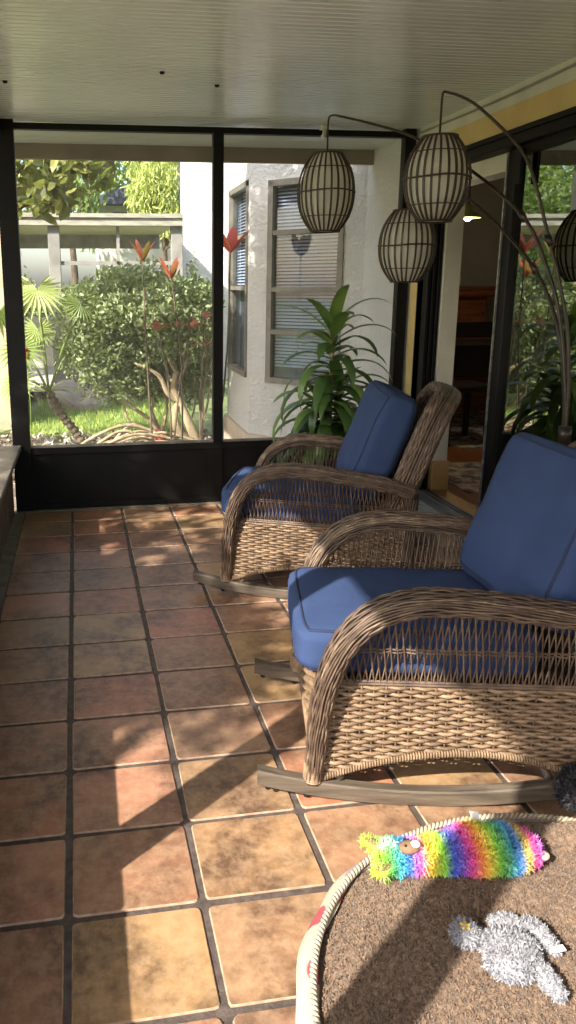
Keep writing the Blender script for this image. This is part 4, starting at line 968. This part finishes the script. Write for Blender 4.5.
# low arching bare stems
bs = thing('arching_stems', 'low tangle of bare arching stems on the mulch', 'bare stems', (.4, 6.4, -.12)); O_ = (.4, 6.4, -.12); b_ = MB()
for k in range(15):
    x0 = random.uniform(-.25, .2); x1 = random.uniform(.6, 1.1); y0 = random.uniform(6.1, 6.9); hh_ = random.uniform(.06, .24)
    b_.tube(spline([(x0, y0, -.10), (x0+(x1-x0)*.3, y0, -.10+hh_*.8), (x0+(x1-x0)*.6, y0+.05, -.08+hh_), (x1, y0+.1, -.10+hh_*random.uniform(.1, .8))], 12), random.uniform(.008, .016), 6)
b_.build('stem', M['bark'], bs, True, O_)
# tree philodendron at left
ph = thing('tree_philodendron', 'tree philodendron with ringed leaning trunk and big lobed leaves at left', 'plant', (-.13, 6.9, -.13)); O_ = (-.13, 6.9, -.13)
t_ = MB(); P = spline([(-.02, 6.9, -.13), (-.12, 6.9, .05), (-.24, 6.9, .22), (-.34, 6.9, .42)], 40); t_.tube(P, .040+.010*np.sin(np.arange(40)*1.9), 10); t_.build('trunk', M['dbark'], ph, True, O_)
t_ = MB(); l_ = MB()
def lobed(base, ctr, size, face, shade):
    """deeply lobed leaf"""
    n_ = 21; ctr = np.array(ctr, float); f = np.array(face, float); f /= np.linalg.norm(f); a = np.cross(f, (0, 0, 1)); a /= np.linalg.norm(a); b = np.cross(a, f)
    V = [ctr]; 
    for k in range(n_*2+1):
        th = -2.6+5.2*k/(n_*2); r = size*(1 if k % 2 else .52)*(1-.22*abs(th)/2.6); V.append(ctr+(a*math.sin(th)+b*(-math.cos(th)))*r-f*abs(r)*.35*(.5 if k % 2 else .2))
    l_.add(V, [(0, k+1, k+2) for k in range(n_*2)], shade)
    t_.tube(spline([base, (np.array(base)+ctr)/2+np.array([0, 0, .05]), ctr], 8), .010, 6)
cr_ = (-.34, 6.9, .42)
for c, s_, f, sh in (((-.38, 6.5, 1.34), .30, (.1, -.8, .55), .8), ((-.02, 6.5, 1.22), .22, (.4, -.9, .3), .3), ((-.55, 6.6, .85), .26, (-.3, -.9, .3), .5), ((-.60, 6.7, .55), .24, (-.5, -.7, .4), .6), ((-.12, 7.1, .80), .22, (.3, -.8, .4), .4), ((-.75, 7.0, 1.15), .28, (-.2, -.8, .5), .5), ((-.40, 6.7, 1.0), .2, (.1, -.9, .3), .7)): lobed(cr_, c, s_, f, sh)
for k in range(16): a = random.uniform(0, 2*PI); strap(l_, cr_, (math.cos(a), math.sin(a)*.4, .5), random.uniform(.2, .4), .03, 1.5, 6, random.random())
t_.build('leaf_stalk', M['phil'], ph, True, O_); l_.build('foliage', M['phil'], ph, False, O_)
# cordylines with red leaves
def ti(x, y, pts, label, mt='red', n=5, size=.17):
    o = thing('red_cordyline', label, 'plant', (x, y, -.12), 0, 'red-leaved cordylines outside the screen' if mt == 'red' else None); O_ = (x, y, -.12)
    s_ = MB(); l_ = MB()
    for (tx_, ty_, tz, sz, up_) in pts:
        s_.tube(spline([(x, y, -.12), ((x+tx_)/2+random.uniform(-.04, .04), (y+ty_)/2, tz*.5), (tx_, ty_, tz)], 14), np.linspace(.010, .005, 14), 6)
        for k in range(n):
            a = k*2.4+random.random(); strap(l_, (tx_, ty_, tz-.02), (math.cos(a), math.sin(a)*.4, up_), sz*random.uniform(.8, 1.1), sz*.36, .5 if up_ > 1 else 1.3, 7, random.random())
    s_.build('stem', M['dbark'], o, True, O_); l_.build('leaves', M[mt], o, True, O_)
ti(.55, 6.3, [(.49, 6.3, 1.58, .20, 2.4)], 'tall red cordyline left of centre, its leaves upright above the shrub')
ti(.80, 6.3, [(.72, 6.3, 1.44, .20, 2.2)], 'tall red cordyline right of its twin, near the middle post')
ti(.70, 6.2, [(.60, 6.2, 1.02, .17, .8), (.86, 6.2, 1.05, .17, .6)], 'low red cordyline with two spreading heads before the shrub')
ti(.95, 6.2, [(.98, 6.2, 1.12, .17, .5), (1.0, 6.2, .90, .14, .5)], 'red cordyline spreading against the middle post')
ti(.95, 5.6, [(1.08, 5.6, 1.62, .26, 1.6)], 'pink-red cordyline on a tall curved stem before the stucco corner', 'pinkred', 6)
fw = []
for i, (x, y, z, lab) in enumerate(((.22, 6.3, .03, 'small red flower low on the mulch, left of the bare stems'), (.62, 6.5, .06, 'small red flower low by the foot of the shrub trunk'), (-.50, 6.6, .83, 'small red flower at the left edge of the screen'))):
    o = thing('red_flower', lab, 'flower', (x, y, -.1)); O_ = (x, y, -.1); q = MB(); leaves(q, blob_pts(26, (x, y, z), (.05, .05, .04), .2, 0), .05, .8); q.build('petals', M['pinkred'], o, False, O_)
    MB().tube([(x, y, -.12), (x+.01, y, (z-.1)/2), (x, y, z)], .004, 5).build('stem', M['phil'], o, True, O_)
# pale boulder
st = MB(); V = []
ellip(st, (0, 0, 0), (.42, .3, .30), .3, 0, sub=14); o = st.build('boulder', M['stone'], smooth=False); o.location = (-.06, 9.45, -.05)
for v in o.data.vertices: nn = noise.noise(v.co*4); v.co *= 1+.25*nn
tag(o, 'pale tan boulder on the lawn behind the shrub', 'boulder')
# trees
def tree(name, label, x, y, h_, blobs, mt, size, n, tr_r=.12, bark='dbark', droop=None, group=None, aspect=.45):
    o = thing(name, label, 'tree', (x, y, -.15), 0, group); O_ = (x, y, -.15); t = MB()
    tops = [b[0] for b in blobs]; t.tube(spline([(x, y, -.15), (x+.05, y+.05, h_*.3), (x, y, h_*.62)], 10), np.linspace(tr_r, tr_r*.6, 10), 9)
    branchy(t, (x, y, h_*.55), tops, tr_r*.45, .15); t.build('trunk', M[bark], o, True, O_)
    l = MB()
    for c, r in blobs: leaves(l, blob_pts(int(n), c, r, .2, .3), size, aspect, droop)
    l.build('foliage', M[mt], o, False, O_); return o
# magnolia-like branch hanging in at top left
tree('magnolia_tree', 'broad-leaved olive-green tree hanging in at the top left', -1.9, 6.2, 3.0, [((-.42, 6.3, 2.28), (.34, .4, .26)), ((.02, 6.3, 2.36), (.32, .35, .20)), ((-.22, 6.2, 2.08), (.22, .3, .14)), ((-1.1, 6.4, 2.5), (.7, .5, .5)), ((-2.0, 6.6, 3.0), (.9, .8, .7))], 'magnolia', .15, 150, .09)
tree('willow_tree', 'yellow-green weeping tree beside the white wall', 1.50, 14.2, 3.6, [((1.42, 14.2, 3.35), (.55, .5, .75)), ((1.15, 14.2, 3.0), (.30, .4, .45)), ((1.55, 14.2, 2.7), (.35, .4, .5)), ((1.6, 14.5, 4.2), (.8, .7, .6))], 'lime', .14, 1500, .07, droop=(0, 0, -1), aspect=.2)
tree('leafy_tree', 'feathery green tree behind the porch roof at left', -.2, 16.6, 4, [((.15, 16.6, 3.5), (.5, .6, .8)), ((-.8, 16.6, 3.3), (.7, .6, .7)), ((-.4, 16.8, 4.4), (1.1, .8, .7))], 'tree', .13, 900, .1, droop=(0, 0, -1))
GT = 'background trees of the garden'
for i, (x, y, h_, R_, lab) in enumerate(((-4.6, 18.5, 5, 1.5, 'green tree far behind the porch at the left edge'), (-7, 14, 6, 2.2, 'broad green tree at the far left of the garden'), (-5.6, 10.2, 4.5, 1.4, 'round green tree on the left lawn'), (-10, 9, 6.5, 2.4, 'tall green tree beyond the left lawn'), (-9.5, 27, 8, 3, 'tallest distant green tree behind the others'), (3.5, 26, 8, 3, 'distant tree behind the grey roof'))):
    bl_ = [((x, y, h_*.75), (R_, R_, R_*.7)), ((x-R_*.7, y, h_*.55), (R_*.7, R_*.7, R_*.6)), ((x+R_*.7, y-.3, h_*.6), (R_*.7, R_*.7, R_*.6)), ((x, y-.4, h_*.35), (R_*.8, R_*.6, R_*.5))]
    tree('garden_tree', lab, x, y, h_, bl_, 'tree', .09*R_+.05, 1300, .12, group=GT)
# spiky yuccas on the left lawn (seen mirrored in the door glass)
for i, (x, y, s_, lab) in enumerate(((-1.6, 7.3, .7, 'spiky yucca nearest the porch, mirrored in the door glass'), (-4.0, 9.0, .8, 'spiky yucca in the middle of the left lawn'), (-2.4, 6.6, .5, 'smallest spiky yucca, on the lawn left of the screen'), (-5.2, 8.0, .8, 'spiky yucca farthest left on the lawn'))):
    o = thing('yucca', lab, 'plant', (x, y, -.15), 0, 'spiky yuccas on the lawn'); O_ = (x, y, -.15); l = MB(); t = MB(); zt = s_*.45
    t.tube([(x, y, -.15), (x+.03, y, zt*.4), (x, y, zt)], .04, 8)
    for k in range(46): a = k*2.4; f = k/46; strap(l, (x, y, zt-.1*(1-f)), (math.cos(a), math.sin(a), .1+2.0*f), s_*random.uniform(.55, .75), .05, 1.0*(1-f)+.2, 7, random.random())
    l.build('leaves', M['yucca'], o, True, O_); t.build('stem', M['dbark'], o, True, O_)
for i, (x, y, lab) in enumerate(((-1.0, 14.1, 'low green hedge shrub seen under the porch roof, by its left post'), (.45, 14.0, 'low green hedge shrub seen under the porch roof, behind the big shrub'), (-4.8, 13.8, 'low green hedge shrub by the left tree'), (-8.6, 5.4, 'low green hedge shrub at the far left'))):
    o = thing('hedge_shrub', lab, 'shrub', (x, y, -.15), 0, 'hedge shrubs on the lawn'); O_ = (x, y, -.15); l = MB(); leaves(l, blob_pts(2200, (x, y, .55), (.55 if x > -2 else .9, .5, .95), .3), .09); l.build('foliage', M['bush'], o, False, O_)
    t = MB(); branchy(t, (x, y, -.15), [(x-.3, y, .5), (x+.3, y, .5), (x, y, .8)], .03); t.build('trunk', M['dbark'], o, True, O_)
# oak left of the porch whose crown dapples the back half of the tiles
ok_ = thing('shade_tree', 'tree standing left of the porch whose leaves dapple the floor', 'tree', (-4.6, 1.3, -.15)); O_ = (-4.6, 1.3, -.15)
l = MB(); t = MB(); t.tube(spline([(-4.6, 1.3, -.15), (-4.5, 1.4, 1.5), (-4.4, 1.5, 3.0)], 10), np.linspace(.14, .09, 10), 9)
s_v = np.array(SUN_DIR)
cl = []
def clump(fx, fy, fz=0, n=16):
    p = np.array([fx, fy, fz])+s_v*random.uniform(4.4, 6.2)-s_v*fz*.5
    leaves(l, p+RNG.normal(size=(n, 3))*.085, .13, .5); cl.append(p)
for k in range(1500):
    fy = random.uniform(1.95, 6.0); fx = random.uniform(-.1, 2.2)
    core = math.exp(-((fx-.24)/.34)**4-((fy-2.85)/.62)**4)
    nz = noise.noise(Vector((fx*4.0, fy*3.0, 9)))
    dens = (.02 if fy < 2.3 else .05+.26*(nz > -.05))+.9*core
    if fx > .55 and fy < 3.6: dens *= .4
    if fx > .85 and fy < 2.9: dens = 0
    if random.random() < dens: clump(fx, fy)
for k in range(260):    # unseen clumps added to the crown to shade the bay wall
    if random.random() < .5: clump(random.uniform(1.15, 2.05), random.uniform(5.4, 6.2), random.uniform(-.1, 2.6), 18)
t2 = random.sample(cl, 14); branchy(t, (-4.4, 1.5, 2.9), t2, .05, .2)
l.build('foliage', M['tree'], ok_, False, O_); t.build('trunk', M['dbark'], ok_, True, O_)
# small screws in the ceiling
for i, (x, y, lab) in enumerate(((-.313, 3.74, 'dark screw head in the ceiling by the left edge'), (.372, 3.508, 'dark screw head in the ceiling left of centre'), (.645, 3.694, 'dark screw head in the ceiling right of centre'))):
    tag(MB().lathe([(0, ZC-.010), (.008, ZC-.009), (.013, ZC+.001)], x, y, 12).build('ceiling_screw', M['black_metal']), lab, 'screw', 'screws in the ceiling')
